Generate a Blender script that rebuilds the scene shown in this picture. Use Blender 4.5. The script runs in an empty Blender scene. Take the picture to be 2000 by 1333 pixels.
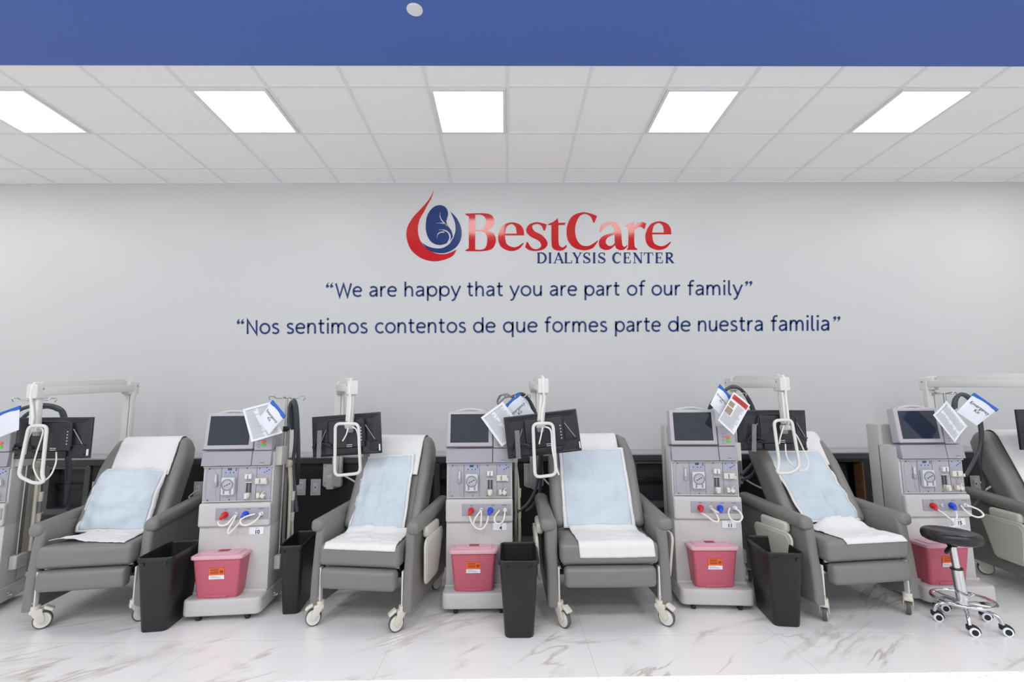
import bpy, bmesh, math, random
from mathutils import Matrix, Vector
PI = math.pi
R = math.radians
random.seed(7)
SC = bpy.context.scene
COL = SC.collection

# ---------------------------------------------------------------- camera, world, exposure
EYE = 1.44
FPX, CYPX = 908.6, 686.5
PITCH, YAW, ROLL = 0.118, 0.0117, -0.0073
fwd = Vector((math.sin(YAW)*math.cos(PITCH), math.cos(YAW)*math.cos(PITCH), math.sin(PITCH)))
rt0 = Vector((math.cos(YAW), -math.sin(YAW), 0))
up0 = rt0.cross(fwd)
rt = math.cos(ROLL)*rt0 + math.sin(ROLL)*up0
up = -math.sin(ROLL)*rt0 + math.cos(ROLL)*up0
cam = bpy.data.objects.new('camera', bpy.data.cameras.new('camera'))
COL.objects.link(cam)
cam.matrix_world = Matrix(((rt.x, up.x, -fwd.x, 0), (rt.y, up.y, -fwd.y, 0), (rt.z, up.z, -fwd.z, EYE), (0, 0, 0, 1)))
cam.data.sensor_width = 36
cam.data.lens = FPX/2000*36
cam.data.shift_y = (CYPX-666.5)/2000
cam.data.clip_start = 0.05
SC.camera = cam

def at(px, py, Y):
    """the point of the plane y = Y that the camera sees at a pixel of the 2000 x 1333 frame"""
    d = rt*((px-1000)/FPX) + up*(-(py-CYPX)/FPX) + fwd
    d = d*(Y/d.y)
    return Vector((d.x, Y, d.z+EYE))

SC.view_settings.view_transform = 'Standard'
SC.view_settings.look = 'None'
SC.view_settings.gamma = 1
SC.view_settings.use_curve_mapping = False
SC.view_settings.exposure = 0.33
SC.cycles.use_denoising = True
SC.cycles.max_bounces = 10
SC.cycles.diffuse_bounces = 6
SC.cycles.sample_clamp_indirect = 4
world = bpy.data.worlds.new('world')
SC.world = world
world.use_nodes = True
bg = world.node_tree.nodes['Background']
bg.inputs[0].default_value = (0.81, 0.905, 1.0, 1)
bg.inputs[1].default_value = 1.05
LAMP = 6.2            # radiance of a lit ceiling panel
CEIL = 3.869
WALL_Y, PONY_Y = 4.83, 4.42
TILE, TX0, TY1 = 0.6096, 0.0187, 4.511
# unseen lamps added for front fill, in ceiling rows above and behind the camera
for ly in (0.1, -1.9):
    for lx in (-4.5, -2.7, -0.9, 0.9, 2.7, 4.5):
        ld = bpy.data.lights.new('unseen_panel_light', 'AREA')
        ld.shape = 'SQUARE'; ld.size = 0.6; ld.energy = 20
        ld.color = (1.0, 0.985, 0.96)
        lo = bpy.data.objects.new('unseen_panel_light', ld)
        COL.objects.link(lo)
        lo.location = (lx, ly, 3.84)

# ---------------------------------------------------------------- materials
def lin(c):
    return tuple((x/12.92 if x <= 0.04045 else ((x+0.055)/1.055)**2.4) for x in (v/255 for v in c))

def mat(name, rgb, rough=0.5, metal=0.0, spec=0.5, bump=None, alpha=1.0, trans=0.0, coat=0.0, emit=None, vary=None):
    m = bpy.data.materials.new(name)
    m.use_nodes = True
    nt = m.node_tree
    b = nt.nodes['Principled BSDF']
    b.inputs['Base Color'].default_value = (*lin(rgb), 1)
    b.inputs['Roughness'].default_value = rough
    b.inputs['Metallic'].default_value = metal
    b.inputs['Specular IOR Level'].default_value = spec
    b.inputs['Alpha'].default_value = alpha
    b.inputs['Transmission Weight'].default_value = trans
    b.inputs['Coat Weight'].default_value = coat
    if emit:
        b.inputs['Emission Color'].default_value = (*lin(rgb), 1)
        b.inputs['Emission Strength'].default_value = emit
    if bump or vary:
        tc = nt.nodes.new('ShaderNodeTexCoord')
        n = nt.nodes.new('ShaderNodeTexNoise')
        n.inputs['Scale'].default_value = (bump or vary)[0]
        n.inputs['Detail'].default_value = 4
        nt.links.new(tc.outputs['Object'], n.inputs['Vector'])
        if bump:
            bp = nt.nodes.new('ShaderNodeBump')
            bp.inputs['Strength'].default_value = bump[1]
            bp.inputs['Distance'].default_value = bump[2]
            nt.links.new(n.outputs['Fac'], bp.inputs['Height'])
            nt.links.new(bp.outputs['Normal'], b.inputs['Normal'])
        if vary:
            mx = nt.nodes.new('ShaderNodeMix'); mx.data_type = 'RGBA'
            mx.inputs[6].default_value = (*lin(rgb), 1)
            mx.inputs[7].default_value = (*lin(vary[1]), 1)
            nt.links.new(n.outputs['Fac'], mx.inputs[0])
            nt.links.new(mx.outputs[2], b.inputs['Base Color'])
    return m

def floor_mat():
    m = mat('marble_tile', (236, 233, 231), 0.22, spec=0.5)
    nt = m.node_tree; N = nt.nodes; L = nt.links
    b = N['Principled BSDF']
    tc = N.new('ShaderNodeTexCoord')
    def math_(op, a, v=None, clamp=False):
        n = N.new('ShaderNodeMath'); n.operation = op; n.use_clamp = clamp
        L.new(a, n.inputs[0]) if not isinstance(a, (int, float)) else setattr(n.inputs[0], 'default_value', a)
        if v is not None:
            L.new(v, n.inputs[1]) if not isinstance(v, (int, float)) else setattr(n.inputs[1], 'default_value', v)
        return n.outputs[0]
    # veins: thin contour lines of a stretched noise, kept only in patches
    def vein(rot, scl, seed, width, lo, hi):
        mp = N.new('ShaderNodeMapping'); mp.inputs['Rotation'].default_value = (0, 0, rot)
        L.new(tc.outputs['Object'], mp.inputs[0])
        mp2 = N.new('ShaderNodeMapping'); mp2.inputs['Scale'].default_value = scl
        mp2.inputs['Location'].default_value = (seed, seed*0.7, 0)
        L.new(mp.outputs[0], mp2.inputs[0])
        n = N.new('ShaderNodeTexNoise'); n.inputs['Scale'].default_value = 1.0; n.inputs['Detail'].default_value = 5
        n.inputs['Roughness'].default_value = 0.55; n.inputs['Distortion'].default_value = 0.4
        L.new(mp2.outputs[0], n.inputs['Vector'])
        d = math_('ABSOLUTE', math_('SUBTRACT', n.outputs['Fac'], 0.5))
        line = math_('SUBTRACT', 1.0, math_('DIVIDE', d, width, True), True)
        n2 = N.new('ShaderNodeTexNoise'); n2.inputs['Scale'].default_value = 1.9; n2.inputs['Detail'].default_value = 2
        mp3 = N.new('ShaderNodeMapping'); mp3.inputs['Location'].default_value = (seed*3+5, seed, 2)
        L.new(tc.outputs['Object'], mp3.inputs[0]); L.new(mp3.outputs[0], n2.inputs['Vector'])
        rm = N.new('ShaderNodeMapRange'); rm.inputs[1].default_value = lo; rm.inputs[2].default_value = hi
        L.new(n2.outputs['Fac'], rm.inputs[0])
        return math_('MULTIPLY', math_('POWER', line, 1.4), rm.outputs[0], True)
    v1 = vein(R(-38), (0.5, 2.3, 1), 3.1, 0.017, 0.47, 0.62)
    v2 = vein(R(-28), (0.8, 2.9, 1), 9.4, 0.05, 0.5, 0.66)
    mx = N.new('ShaderNodeMix'); mx.data_type = 'RGBA'
    mx.inputs[6].default_value = (*lin((238, 236, 235)), 1)
    mx.inputs[7].default_value = (*lin((205, 201, 198)), 1)
    L.new(v2, mx.inputs[0])
    mx2 = N.new('ShaderNodeMix'); mx2.data_type = 'RGBA'
    L.new(mx.outputs[2], mx2.inputs[6])
    mx2.inputs[7].default_value = (*lin((196, 186, 175)), 1)
    L.new(v1, mx2.inputs[0])
    # tile joints 0.6 x 1.2 m
    sp = N.new('ShaderNodeSeparateXYZ'); L.new(tc.outputs['Object'], sp.inputs[0])
    gx = math_('FRACT', math_('DIVIDE', math_('ADD', sp.outputs[0], 24-0.48), 1.2))
    gy = math_('FRACT', math_('DIVIDE', math_('ADD', sp.outputs[1], 12-3.11), 0.6))
    lx = math_('LESS_THAN', gx, 0.0025); ly = math_('LESS_THAN', gy, 0.005)
    g = math_('MAXIMUM', lx, ly)
    mx3 = N.new('ShaderNodeMix'); mx3.data_type = 'RGBA'
    L.new(mx2.outputs[2], mx3.inputs[6]); mx3.inputs[7].default_value = (*lin((206, 203, 201)), 1)
    L.new(g, mx3.inputs[0])
    L.new(mx3.outputs[2], b.inputs['Base Color'])
    return m

def quartz_mat():
    m = mat('white_quartz', (235, 235, 236), 0.25)
    nt = m.node_tree; N = nt.nodes; L = nt.links
    tc = N.new('ShaderNodeTexCoord')
    v = N.new('ShaderNodeTexVoronoi'); v.inputs['Scale'].default_value = 90
    L.new(tc.outputs['Object'], v.inputs['Vector'])
    rp = N.new('ShaderNodeValToRGB')
    rp.color_ramp.elements[0].position = 0.0; rp.color_ramp.elements[0].color = (*lin((196, 198, 203)), 1)
    rp.color_ramp.elements[1].position = 0.42; rp.color_ramp.elements[1].color = (*lin((243, 243, 244)), 1)
    L.new(v.outputs['Distance'], rp.inputs[0])
    L.new(rp.outputs[0], N['Principled BSDF'].inputs['Base Color'])
    return m

M = dict(
    wall=mat('wall_paint', (207, 207, 206), 0.42, spec=0.35),
    side=mat('side_wall_paint', (214, 212, 208), 0.6),
    ceil=mat('acoustic_tile', (246, 244, 242), 0.9, bump=(90, 0.25, 0.004)),
    tbar=mat('ceiling_grid_bar', (232, 231, 231), 0.5),
    blue=mat('blue_soffit_paint', (74, 103, 176), 0.55),
    floor=floor_mat(), quartz=quartz_mat(),
    ledge=mat('grey_ledge', (166, 167, 171), 0.3),
    ledge_edge=mat('dark_ledge_edge', (62, 62, 66), 0.4),
    pony=mat('black_laminate', (38, 37, 38), 0.45),
    base=mat('grey_rubber_base', (100, 98, 96), 0.6),
    boxgrey=mat('wall_box_grey', (92, 93, 95), 0.5),
    boxin=mat('wall_box_inside', (66, 67, 70), 0.55),
    wood=mat('raw_wood', (150, 112, 66), 0.8, vary=(14, (96, 66, 38))),
    steel=mat('zinc_plate', (120, 120, 118), 0.45, 0.6),
    lamp=mat('lit_diffuser', (255, 252, 248), 0.5, emit=LAMP),
    white=mat('white_enamel', (228, 227, 225), 0.4),
    vinyl=mat('grey_vinyl', (124, 122, 119), 0.42, bump=(260, 0.12, 0.001)),
    vinyl_dark=mat('grey_vinyl_back', (128, 126, 123), 0.45, bump=(260, 0.12, 0.001)),
    frame=mat('white_steel_frame', (222, 221, 220), 0.35),
    black=mat('black_steel', (22, 22, 23), 0.45),
    cream=mat('cream_plastic', (219, 215, 203), 0.4),
    tray=mat('cream_tray', (208, 206, 196), 0.4),
    tyre=mat('grey_rubber_tyre', (92, 93, 95), 0.6),
    hub=mat('wheel_hub', (226, 224, 219), 0.35),
    pad_white=mat('white_paper_pad', (228, 227, 225), 0.8, bump=(28, 0.25, 0.006)),
    pad_blue=mat('pale_blue_pad', (201, 212, 220), 0.75, bump=(22, 0.3, 0.008)),
    cab=mat('machine_white', (200, 197, 196), 0.38),
    cab2=mat('machine_warm_white', (195, 191, 186), 0.42),
    lilac=mat('machine_lilac', (162, 158, 167), 0.42),
    lilac_lt=mat('machine_lilac_panel', (172, 168, 175), 0.4),
    lilac_bl=mat('machine_label_blue', (164, 168, 192), 0.45),
    bezel=mat('screen_bezel', (182, 177, 184), 0.38),
    screen=mat('dark_screen', (26, 31, 37), 0.1, spec=0.6),
    screen2=mat('blue_dark_screen', (28, 38, 60), 0.1, spec=0.6),
    dark=mat('dark_line', (70, 70, 76), 0.6),
    midgrey=mat('mid_grey_plastic', (140, 140, 146), 0.45),
    clear=mat('clear_pump_door', (206, 212, 214), 0.15, spec=0.7),
    green_d=mat('green_display', (24, 92, 62), 0.3),
    red=mat('red_connector', (208, 26, 30), 0.35),
    bluec=mat('blue_connector', (20, 74, 208), 0.35),
    redb=mat('red_button', (238, 112, 84), 0.4),
    greenb=mat('green_button', (88, 204, 52), 0.4),
    tube=mat('milky_tube', (232, 230, 224), 0.35),
    hose=mat('dark_grey_hose', (70, 74, 80), 0.42),
    hose_cream=mat('cream_hose', (205, 200, 182), 0.45),
    chrome=mat('chrome', (226, 226, 228), 0.12, 1.0),
    satin=mat('satin_steel', (190, 186, 180), 0.28, 1.0),
    card=mat('white_card', (238, 240, 246), 0.6),
    ink=mat('black_ink', (40, 40, 46), 0.6),
    ink_grey=mat('grey_print', (150, 152, 160), 0.7),
    paper=mat('laminated_paper', (233, 233, 236), 0.3),
    zipblue=mat('blue_zip', (36, 98, 190), 0.4),
    bagp=mat('clear_zip_bag', (228, 230, 238), 0.25),
    header=mat('red_header', (206, 62, 56), 0.5),
    photo=mat('printed_photo', (120, 128, 132), 0.5, vary=(60, (186, 150, 96))),
    tv=mat('black_tv_plastic', (40, 40, 45), 0.32),
    tv2=mat('black_tv_recess', (26, 26, 29), 0.4),
    tape=mat('clear_tape', (150, 152, 156), 0.15, alpha=0.45),
    silver=mat('silver_bracket', (190, 192, 194), 0.35, 0.4),
    arm=mat('arm_white', (219, 218, 213), 0.4),
    plate=mat('white_plate', (208, 208, 210), 0.4),
    pink=mat('pink_translucent', (196, 94, 114), 0.35),
    pinklid=mat('pale_pink_lid', (222, 172, 184), 0.35),
    pinkdk=mat('dark_pink_slot', (168, 52, 78), 0.5),
    orange=mat('orange_label', (240, 104, 20), 0.5),
    bin=mat('black_bin_plastic', (27, 27, 28), 0.4, bump=(180, 0.1, 0.001)),
    binin=mat('black_bin_inside', (18, 18, 18), 0.7),
    seatblk=mat('black_stool_vinyl', (34, 34, 36), 0.3),
    vred=mat('red_vinyl', (198, 34, 30), 0.1, spec=0.55),
    vblue=mat('navy_vinyl', (18, 50, 110), 0.25, spec=0.55),
    vtext=mat('navy_text_vinyl', (24, 52, 108), 0.38, spec=0.4),
)
# the sharps bins are moulded in see-through pink plastic
_b = M['pink'].node_tree.nodes['Principled BSDF']
_b.inputs['Subsurface Weight'].default_value = 0.0

# ---------------------------------------------------------------- mesh helpers
def cat(pts, closed=False, n=6):
    """Catmull-Rom curve through points; a third element 1 marks a corner"""
    P = [Vector(p[:2]) if len(p) == 2 or p[2] == 'c' else Vector(p) for p in pts]
    C = [len(p) == 3 and p[2] == 'c' for p in pts]
    m = len(P); out = []
    rng = range(m if closed else m-1)
    for i in rng:
        p1, p2 = P[i], P[(i+1) % m]
        p0 = P[i-1] if (closed or i > 0) and not C[i] else p1
        j = (i+1) % m
        p3 = p2 if C[j] or (not closed and i+2 >= m) else P[(i+2) % m]
        for k in range(n):
            t = k/n
            out.append(0.5*((2*p1)+(p2-p0)*t+(2*p0-5*p1+4*p2-p3)*t*t+(3*p1-p0-3*p2+p3)*t**3))
    if not closed:
        out.append(P[-1])
    return out

class MB:
    def __init__(s, T=None):
        s.v = []; s.f = []; s.m = []; s.mats = []; s.T = T or Matrix()
    def add(s, vs, fs, m):
        if m not in s.mats: s.mats.append(m)
        i = s.mats.index(m); o = len(s.v)
        s.v += [s.T @ Vector(p) for p in vs]
        s.f += [[o+k for k in f] for f in fs]
        s.m += [i]*len(fs)
    def bm(s, b, m):
        b.verts.ensure_lookup_table(); b.verts.index_update()
        s.add([v.co.copy() for v in b.verts], [[v.index for v in f.verts] for f in b.faces], m); b.free()
    def box(s, c, size, m, bev=0.0, seg=2, rot=None):
        b = bmesh.new(); bmesh.ops.create_cube(b, size=1)
        for v in b.verts: v.co = Vector((v.co.x*size[0], v.co.y*size[1], v.co.z*size[2]))
        if bev: bmesh.ops.bevel(b, geom=list(b.edges), offset=bev, segments=seg, profile=0.5, affect='EDGES')
        X = Matrix.Translation(c) @ (rot.to_4x4() if rot else Matrix())
        for v in b.verts: v.co = X @ v.co
        s.bm(b, m)
    def rcube(s, c, size, r, m, puff=(0, 0, 0), n=5, rot=None, warp=None):
        h = [x/2 for x in size]; r = min(r, *[x*0.999 for x in h])
        def co(a):
            A = [-h[a], -h[a]+r*0.12, -h[a]+r*0.4, -h[a]+r*0.7]
            I = [(-h[a]+r)+(2*(h[a]-r))*k/n for k in range(n+1)]
            return A+I+[-x for x in reversed(A)]
        vs = []; fs = []; idx = {}
        def vert(p):
            k = tuple(round(x, 6) for x in p)
            if k in idx: return idx[k]
            q = Vector([max(-h[i]+r, min(h[i]-r, p[i])) for i in range(3)])
            d = Vector(p)-q
            if d.length > 1e-9: d = d.normalized()*r
            w = q+d
            for a in range(3):
                if puff[a]:
                    o = [i for i in range(3) if i != a]
                    g = (1-(w[o[0]]/h[o[0]])**2)*(1-(w[o[1]]/h[o[1]])**2)
                    w[a] += math.copysign(puff[a]*max(0, g), w[a])*(abs(w[a])/h[a])
            if warp: w = Vector(warp(w))
            idx[k] = len(vs); vs.append(w); return idx[k]
        for a in range(3):
            b, d = [(1, 2), (2, 0), (0, 1)][a]
            U, V = co(b), co(d)
            for sg in (-1, 1):
                for i in range(len(U)-1):
                    for j in range(len(V)-1):
                        q = []
                        for (u, v) in ((U[i], V[j]), (U[i+1], V[j]), (U[i+1], V[j+1]), (U[i], V[j+1])):
                            p = [0, 0, 0]; p[a] = sg*h[a]; p[b] = u; p[d] = v; q.append(vert(p))
                        if len(set(q)) < 3: continue
                        fs.append(q if sg > 0 else q[::-1])
        X = Matrix.Translation(c) @ (rot.to_4x4() if rot else Matrix())
        s.add([X @ p for p in vs], fs, m)
    def tube(s, pts, r, m, seg=8, closed=False, smooth=5, flat=1.0):
        P = cat([tuple(p) for p in pts], closed, smooth) if smooth else [Vector(p) for p in pts]
        n = len(P); vs = []; fs = []
        t0 = (P[1]-P[0]).normalized()
        ref = Vector((0, 0, 1)) if abs(t0.z) < 0.9 else Vector((1, 0, 0))
        nrm = (ref - t0*ref.dot(t0)).normalized()
        for i in range(n):
            a = P[i-1] if i or closed else P[i]
            b = P[(i+1) % n] if i < n-1 or closed else P[i]
            t = (b-a).normalized() if (b-a).length > 1e-9 else t0
            nrm = (nrm - t*nrm.dot(t)).normalized()
            bn = t.cross(nrm)
            rr = r[min(i, len(r)-1)] if isinstance(r, (list, tuple)) else r
            for k in range(seg):
                an = 2*PI*k/seg
                vs.append(P[i]+(nrm*math.cos(an)*flat+bn*math.sin(an))*rr)
        for i in range(n if closed else n-1):
            j = (i+1) % n
            for k in range(seg):
                l = (k+1) % seg
                fs.append([i*seg+k, i*seg+l, j*seg+l, j*seg+k])
        if not closed:
            fs.append(list(range(seg))[::-1]); fs.append([(n-1)*seg+k for k in range(seg)])
        s.add(vs, fs, m)
    def cyl(s, p0, p1, r0, m, r1=None, seg=20):
        p0 = Vector(p0); p1 = Vector(p1); r1 = r0 if r1 is None else r1
        t = (p1-p0).normalized()
        ref = Vector((0, 0, 1)) if abs(t.z) < 0.9 else Vector((1, 0, 0))
        a = t.cross(ref).normalized(); b = t.cross(a)
        vs = [p0+(a*math.cos(2*PI*k/seg)+b*math.sin(2*PI*k/seg))*r0 for k in range(seg)]
        vs += [p1+(a*math.cos(2*PI*k/seg)+b*math.sin(2*PI*k/seg))*r1 for k in range(seg)]
        fs = [[k, (k+1) % seg, seg+(k+1) % seg, seg+k] for k in range(seg)]
        fs += [list(range(seg))[::-1], list(range(seg, 2*seg))]
        s.add(vs, [f[::-1] for f in fs], m)
    def lathe(s, prof, m, seg=32, X=None):
        X = X or Matrix(); vs = []; fs = []; n = len(prof)
        for (r, z) in prof:
            for k in range(seg):
                a = 2*PI*k/seg
                vs.append(X @ Vector((r*math.cos(a), r*math.sin(a), z)))
        for i in range(n-1):
            for k in range(seg):
                l = (k+1) % seg
                fs.append([i*seg+k, i*seg+l, (i+1)*seg+l, (i+1)*seg+k])
        if prof[0][0] > 1e-6: fs.append(list(range(seg))[::-1])
        if prof[-1][0] > 1e-6: fs.append([(n-1)*seg+k for k in range(seg)])
        s.add(vs, fs, m)
    def prism(s, poly, f, d0, d1, m, bev=0.0, seg=2):
        """extrude a 2-D outline: f(u, v, d) gives the 3-D point"""
        b = bmesh.new()
        A = [b.verts.new(f(u, v, d0)) for (u, v) in poly]
        B = [b.verts.new(f(u, v, d1)) for (u, v) in poly]
        n = len(poly)
        fa = b.faces.new(A[::-1]); fb = b.faces.new(B)
        for i in range(n): b.faces.new([A[i], A[(i+1) % n], B[(i+1) % n], B[i]])
        bmesh.ops.recalc_face_normals(b, faces=list(b.faces))
        if bev:
            bmesh.ops.bevel(b, geom=list(fa.edges)+list(fb.edges), offset=bev, segments=seg, profile=0.5, affect='EDGES')
        s.bm(b, m)
    def quad(s, a, b, c, d, m): s.add([a, b, c, d], [[0, 1, 2, 3]], m)
    def slab(s, a, b, c, d, off, m):
        """a thin sheet with corners a b c d and thickness vector off"""
        o = Vector(off); P = [Vector(p) for p in (a, b, c, d)]
        s.add(P+[p+o for p in P], [[0, 1, 2, 3], [7, 6, 5, 4], [0, 4, 5, 1], [1, 5, 6, 2], [2, 6, 7, 3], [3, 7, 4, 0]], m)
    def ribbon(s, pts, w, m, f):
        """flat stroke of width w (number or list) along 2-D points, mapped by f(u, v)"""
        P = [Vector(p[:2]) for p in pts]; n = len(P); vs = []
        for i in range(n):
            a = (P[i]-P[i-1]).normalized() if i else None
            b = (P[i+1]-P[i]).normalized() if i < n-1 else None
            if a is None: a = b
            if b is None: b = a
            t = a+b
            t = t.normalized() if t.length > 1e-6 else a
            nn = Vector((-t.y, t.x)); k = max(0.35, abs(t.dot(a)))
            ww = (w[i] if isinstance(w, list) else w)/2/k
            vs += [f(*(P[i]-nn*ww)), f(*(P[i]+nn*ww))]
        s.add(vs, [[2*i, 2*i+2, 2*i+3, 2*i+1] for i in range(n-1)], m)
    def build(s, name, parent=None, world=False, sharp=38, solid=0.0):
        me = bpy.data.meshes.new(name)
        V = s.v
        if world and parent is not None:
            inv = Matrix.LocRotScale(parent.location, parent.rotation_euler, parent.scale).inverted()
            V = [inv @ p for p in V]
        me.from_pydata([tuple(p) for p in V], [], s.f)
        for m in s.mats: me.materials.append(m)
        me.polygons.foreach_set('material_index', s.m)
        me.polygons.foreach_set('use_smooth', [True]*len(me.polygons))
        me.update()
        me.set_sharp_from_angle(angle=R(sharp))
        o = bpy.data.objects.new(name, me)
        COL.objects.link(o)
        if parent is not None: o.parent = parent
        if solid:
            md = o.modifiers.new('thickness', 'SOLIDIFY'); md.thickness = solid; md.offset = 0
        return o

def tag(o, label, category, group=None):
    o['label'] = label; o['category'] = category
    if group: o['group'] = group
    return o
def struct(o): o['kind'] = 'structure'; return o
def thing(name, loc, rz=0, label=None, category=None, group=None, scale=(1, 1, 1)):
    o = bpy.data.objects.new(name, None); COL.objects.link(o)
    o.location = loc; o.rotation_euler = (0, 0, rz); o.scale = scale
    o.empty_display_size = 0.1
    if label: tag(o, label, category, group)
    return o
def copy_tree(o, parent=None, skip=()):
    c = o.copy(); COL.objects.link(c); c.parent = parent
    for ch in list(o.children):
        if ch.get('side') in skip and ch.get('side'): continue
        copy_tree(ch, c, skip)
    return c
def kids(o, name): return [c for c in o.children if c.name.split('.')[0] == name]

_font_cache = {}
def text_mesh(mb, txt, size, m, f, align='CENTER', bold=0.0):
    """letters as flat faces, mapped by f(u, v)"""
    cu = bpy.data.curves.new('t', 'FONT'); cu.body = txt; cu.size = size; cu.align_x = align; cu.offset = bold
    ob = bpy.data.objects.new('t', cu); COL.objects.link(ob)
    bpy.context.view_layer.update()
    dg = bpy.context.evaluated_depsgraph_get()
    me = bpy.data.meshes.new_from_object(ob.evaluated_get(dg))
    mb.add([f(v.co.x, v.co.y) for v in me.vertices], [list(p.vertices) for p in me.polygons], m)
    bpy.data.objects.remove(ob); bpy.data.curves.remove(cu); bpy.data.meshes.remove(me)

def fill_mesh(mb, loops, m, f):
    """flat filled outline (first loop) with holes, mapped by f(u, v)"""
    cu = bpy.data.curves.new('t', 'CURVE'); cu.dimensions = '2D'; cu.fill_mode = 'BOTH'
    for lp in loops:
        sp = cu.splines.new('POLY'); sp.points.add(len(lp)-1)
        for p, q in zip(sp.points, lp): p.co = (q[0], q[1], 0, 1)
        sp.use_cyclic_u = True
    ob = bpy.data.objects.new('t', cu); COL.objects.link(ob)
    bpy.context.view_layer.update()
    dg = bpy.context.evaluated_depsgraph_get()
    me = bpy.data.meshes.new_from_object(ob.evaluated_get(dg))
    mb.add([f(v.co.x, v.co.y) for v in me.vertices], [list(p.vertices) for p in me.polygons], m)
    bpy.data.objects.remove(ob); bpy.data.curves.remove(cu); bpy.data.meshes.remove(me)

# ---------------------------------------------------------------- the room
XL, XR, YB = -6.4, 6.4, -3.2
b = MB(); b.box((0, (YB+5)/2, -0.05), (XR-XL, 5-YB, 0.1), M['floor']); struct(b.build('floor'))
b = MB(); b.box((0, WALL_Y+0.06, 2.0), (XR-XL, 0.12, 4.2), M['wall']); struct(b.build('wall_back'))
for n, x in (('wall_left', XL-0.06), ('wall_right', XR+0.06)):
    b = MB(); b.box((x, (YB+5)/2, 2.05), (0.12, 5-YB, 4.1), M['side']); struct(b.build(n))
b = MB(); b.box((0, (3.0+WALL_Y)/2, CEIL+0.03), (XR-XL, WALL_Y-3.0, 0.06), M['ceil'])
struct(b.build('ceiling'))
b = MB(); b.box((0, (YB+1.0)/2, CEIL+0.03), (XR-XL, 1.0-YB, 0.06), M['ceil']); struct(b.build('ceiling_front'))
b = MB(); b.box((0, (0.95+3.06)/2, CEIL+0.12), (XR-XL, 3.06-0.95, 0.264), M['blue']); struct(b.build('ceiling_soffit'))
# T-bar grid of the suspended ceiling
b = MB()
for k in range(-10, 11):
    b.box((TX0+k*TILE, (3.06+WALL_Y)/2, CEIL-0.003), (0.024, WALL_Y-3.06, 0.006), M['tbar'])
for k in range(0, 3):
    b.box((0, TY1-k*TILE, CEIL-0.0025), (XR-XL, 0.024, 0.005), M['tbar'])
b.box((0, WALL_Y-0.011, CEIL-0.004), (XR-XL, 0.022, 0.008), M['tbar'])
struct(b.build('ceiling_trim'))
# half-height black wall with a grey ledge; openings for the wall boxes
OPEN = [(-4.19, -3.87, 0.54, 0.90), (-0.63, -0.33, 0.54, 0.92), (1.20, 1.52, 0.55, 0.905), (2.98, 3.335, 0.55, 0.90)]
b = MB(); x = XL
for (a, c, z0, z1) in OPEN:
    b.box(((x+a)/2, PONY_Y+0.01, 0.475), (a-x, 0.02, 0.95), M['pony'])
    b.box(((a+c)/2, PONY_Y+0.01, z0/2), (c-a, 0.02, z0), M['pony'])
    b.box(((a+c)/2, PONY_Y+0.01, (z1+0.95)/2), (c-a, 0.02, 0.95-z1), M['pony'])
    x = c
b.box(((x+XR)/2, PONY_Y+0.01, 0.475), (XR-x, 0.02, 0.95), M['pony'])
b.box((0, PONY_Y+0.33, 0.475), (XR-XL, 0.02, 0.95), M['pony'])
struct(b.build('wall_partition'))
b = MB()
b.box((0, (4.376+WALL_Y)/2, 0.988), (XR-XL, WALL_Y-4.376, 0.014), M['ledge'], 0.003)
b.box((0, 4.376+0.02, 0.957), (XR-XL, 0.035, 0.048), M['ledge_edge'])
struct(b.build('trim_ledge'))
b = MB(); b.box((0, PONY_Y-0.004, 0.13), (XR-XL, 0.008, 0.26), M['base']); struct(b.build('baseboard_back'))

# ---------------------------------------------------------------- ceiling fittings
def ceiling_light(k, label):
    x0 = TX0+k*TILE; cx = x0+TILE/2; cy = TY1-1.5*TILE
    t = thing('ceiling_light', (cx, cy, CEIL-0.012), 0, label, 'ceiling light', 'square panel lights in the tiled ceiling')
    b = MB(); w = TILE/2-0.014
    for (dx, dy, sx, sy) in ((0, w-0.012, 2*w, 0.024), (0, -w+0.012, 2*w, 0.024), (w-0.012, 0, 0.024, 2*w-0.048), (-w+0.012, 0, 0.024, 2*w-0.048)):
        b.box((dx, dy, 0.004), (sx, sy, 0.016), M['white'])
    b.build('frame', t)
    b = MB(); b.box((0, 0, 0.007), (2*w-0.05, 2*w-0.05, 0.006), M['lamp']); b.build('diffuser', t)
for k, lb in ((-7, 'square lit ceiling panel cut by the left edge of the photo'), (-4, 'square lit ceiling panel second from the left'),
              (-1, 'square lit ceiling panel in the middle above the red and blue emblem'), (2, 'square lit ceiling panel second from the right'),
              (5, 'square lit ceiling panel farthest right in the row')):
    ceiling_light(k, lb)
for k in (-10, 8):
    ld = bpy.data.lights.new('unseen_panel_light', 'AREA'); ld.shape = 'SQUARE'; ld.size = 0.55; ld.energy = 14
    lo = bpy.data.objects.new('unseen_panel_light', ld); COL.objects.link(lo)
    lo.location = (TX0+(k+.5)*TILE, TY1-1.5*TILE, CEIL-0.03)
p = at(810, 18, 2.587)
t = thing('sprinkler_cover', (p.x, 2.587, 3.857), 0, 'round white concealed sprinkler cover on the blue soffit', 'sprinkler cover')
b = MB(); b.lathe([(0, -0.006), (0.040, -0.006), (0.043, -0.003), (0.043, 0.0)], M['white'], 40); b.build('cover_plate', t)
b = MB(); b.lathe([(0.034, -0.0005), (0.049, -0.0005), (0.049, 0.0005)], M['tbar'], 40); b.build('rim', t)

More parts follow.
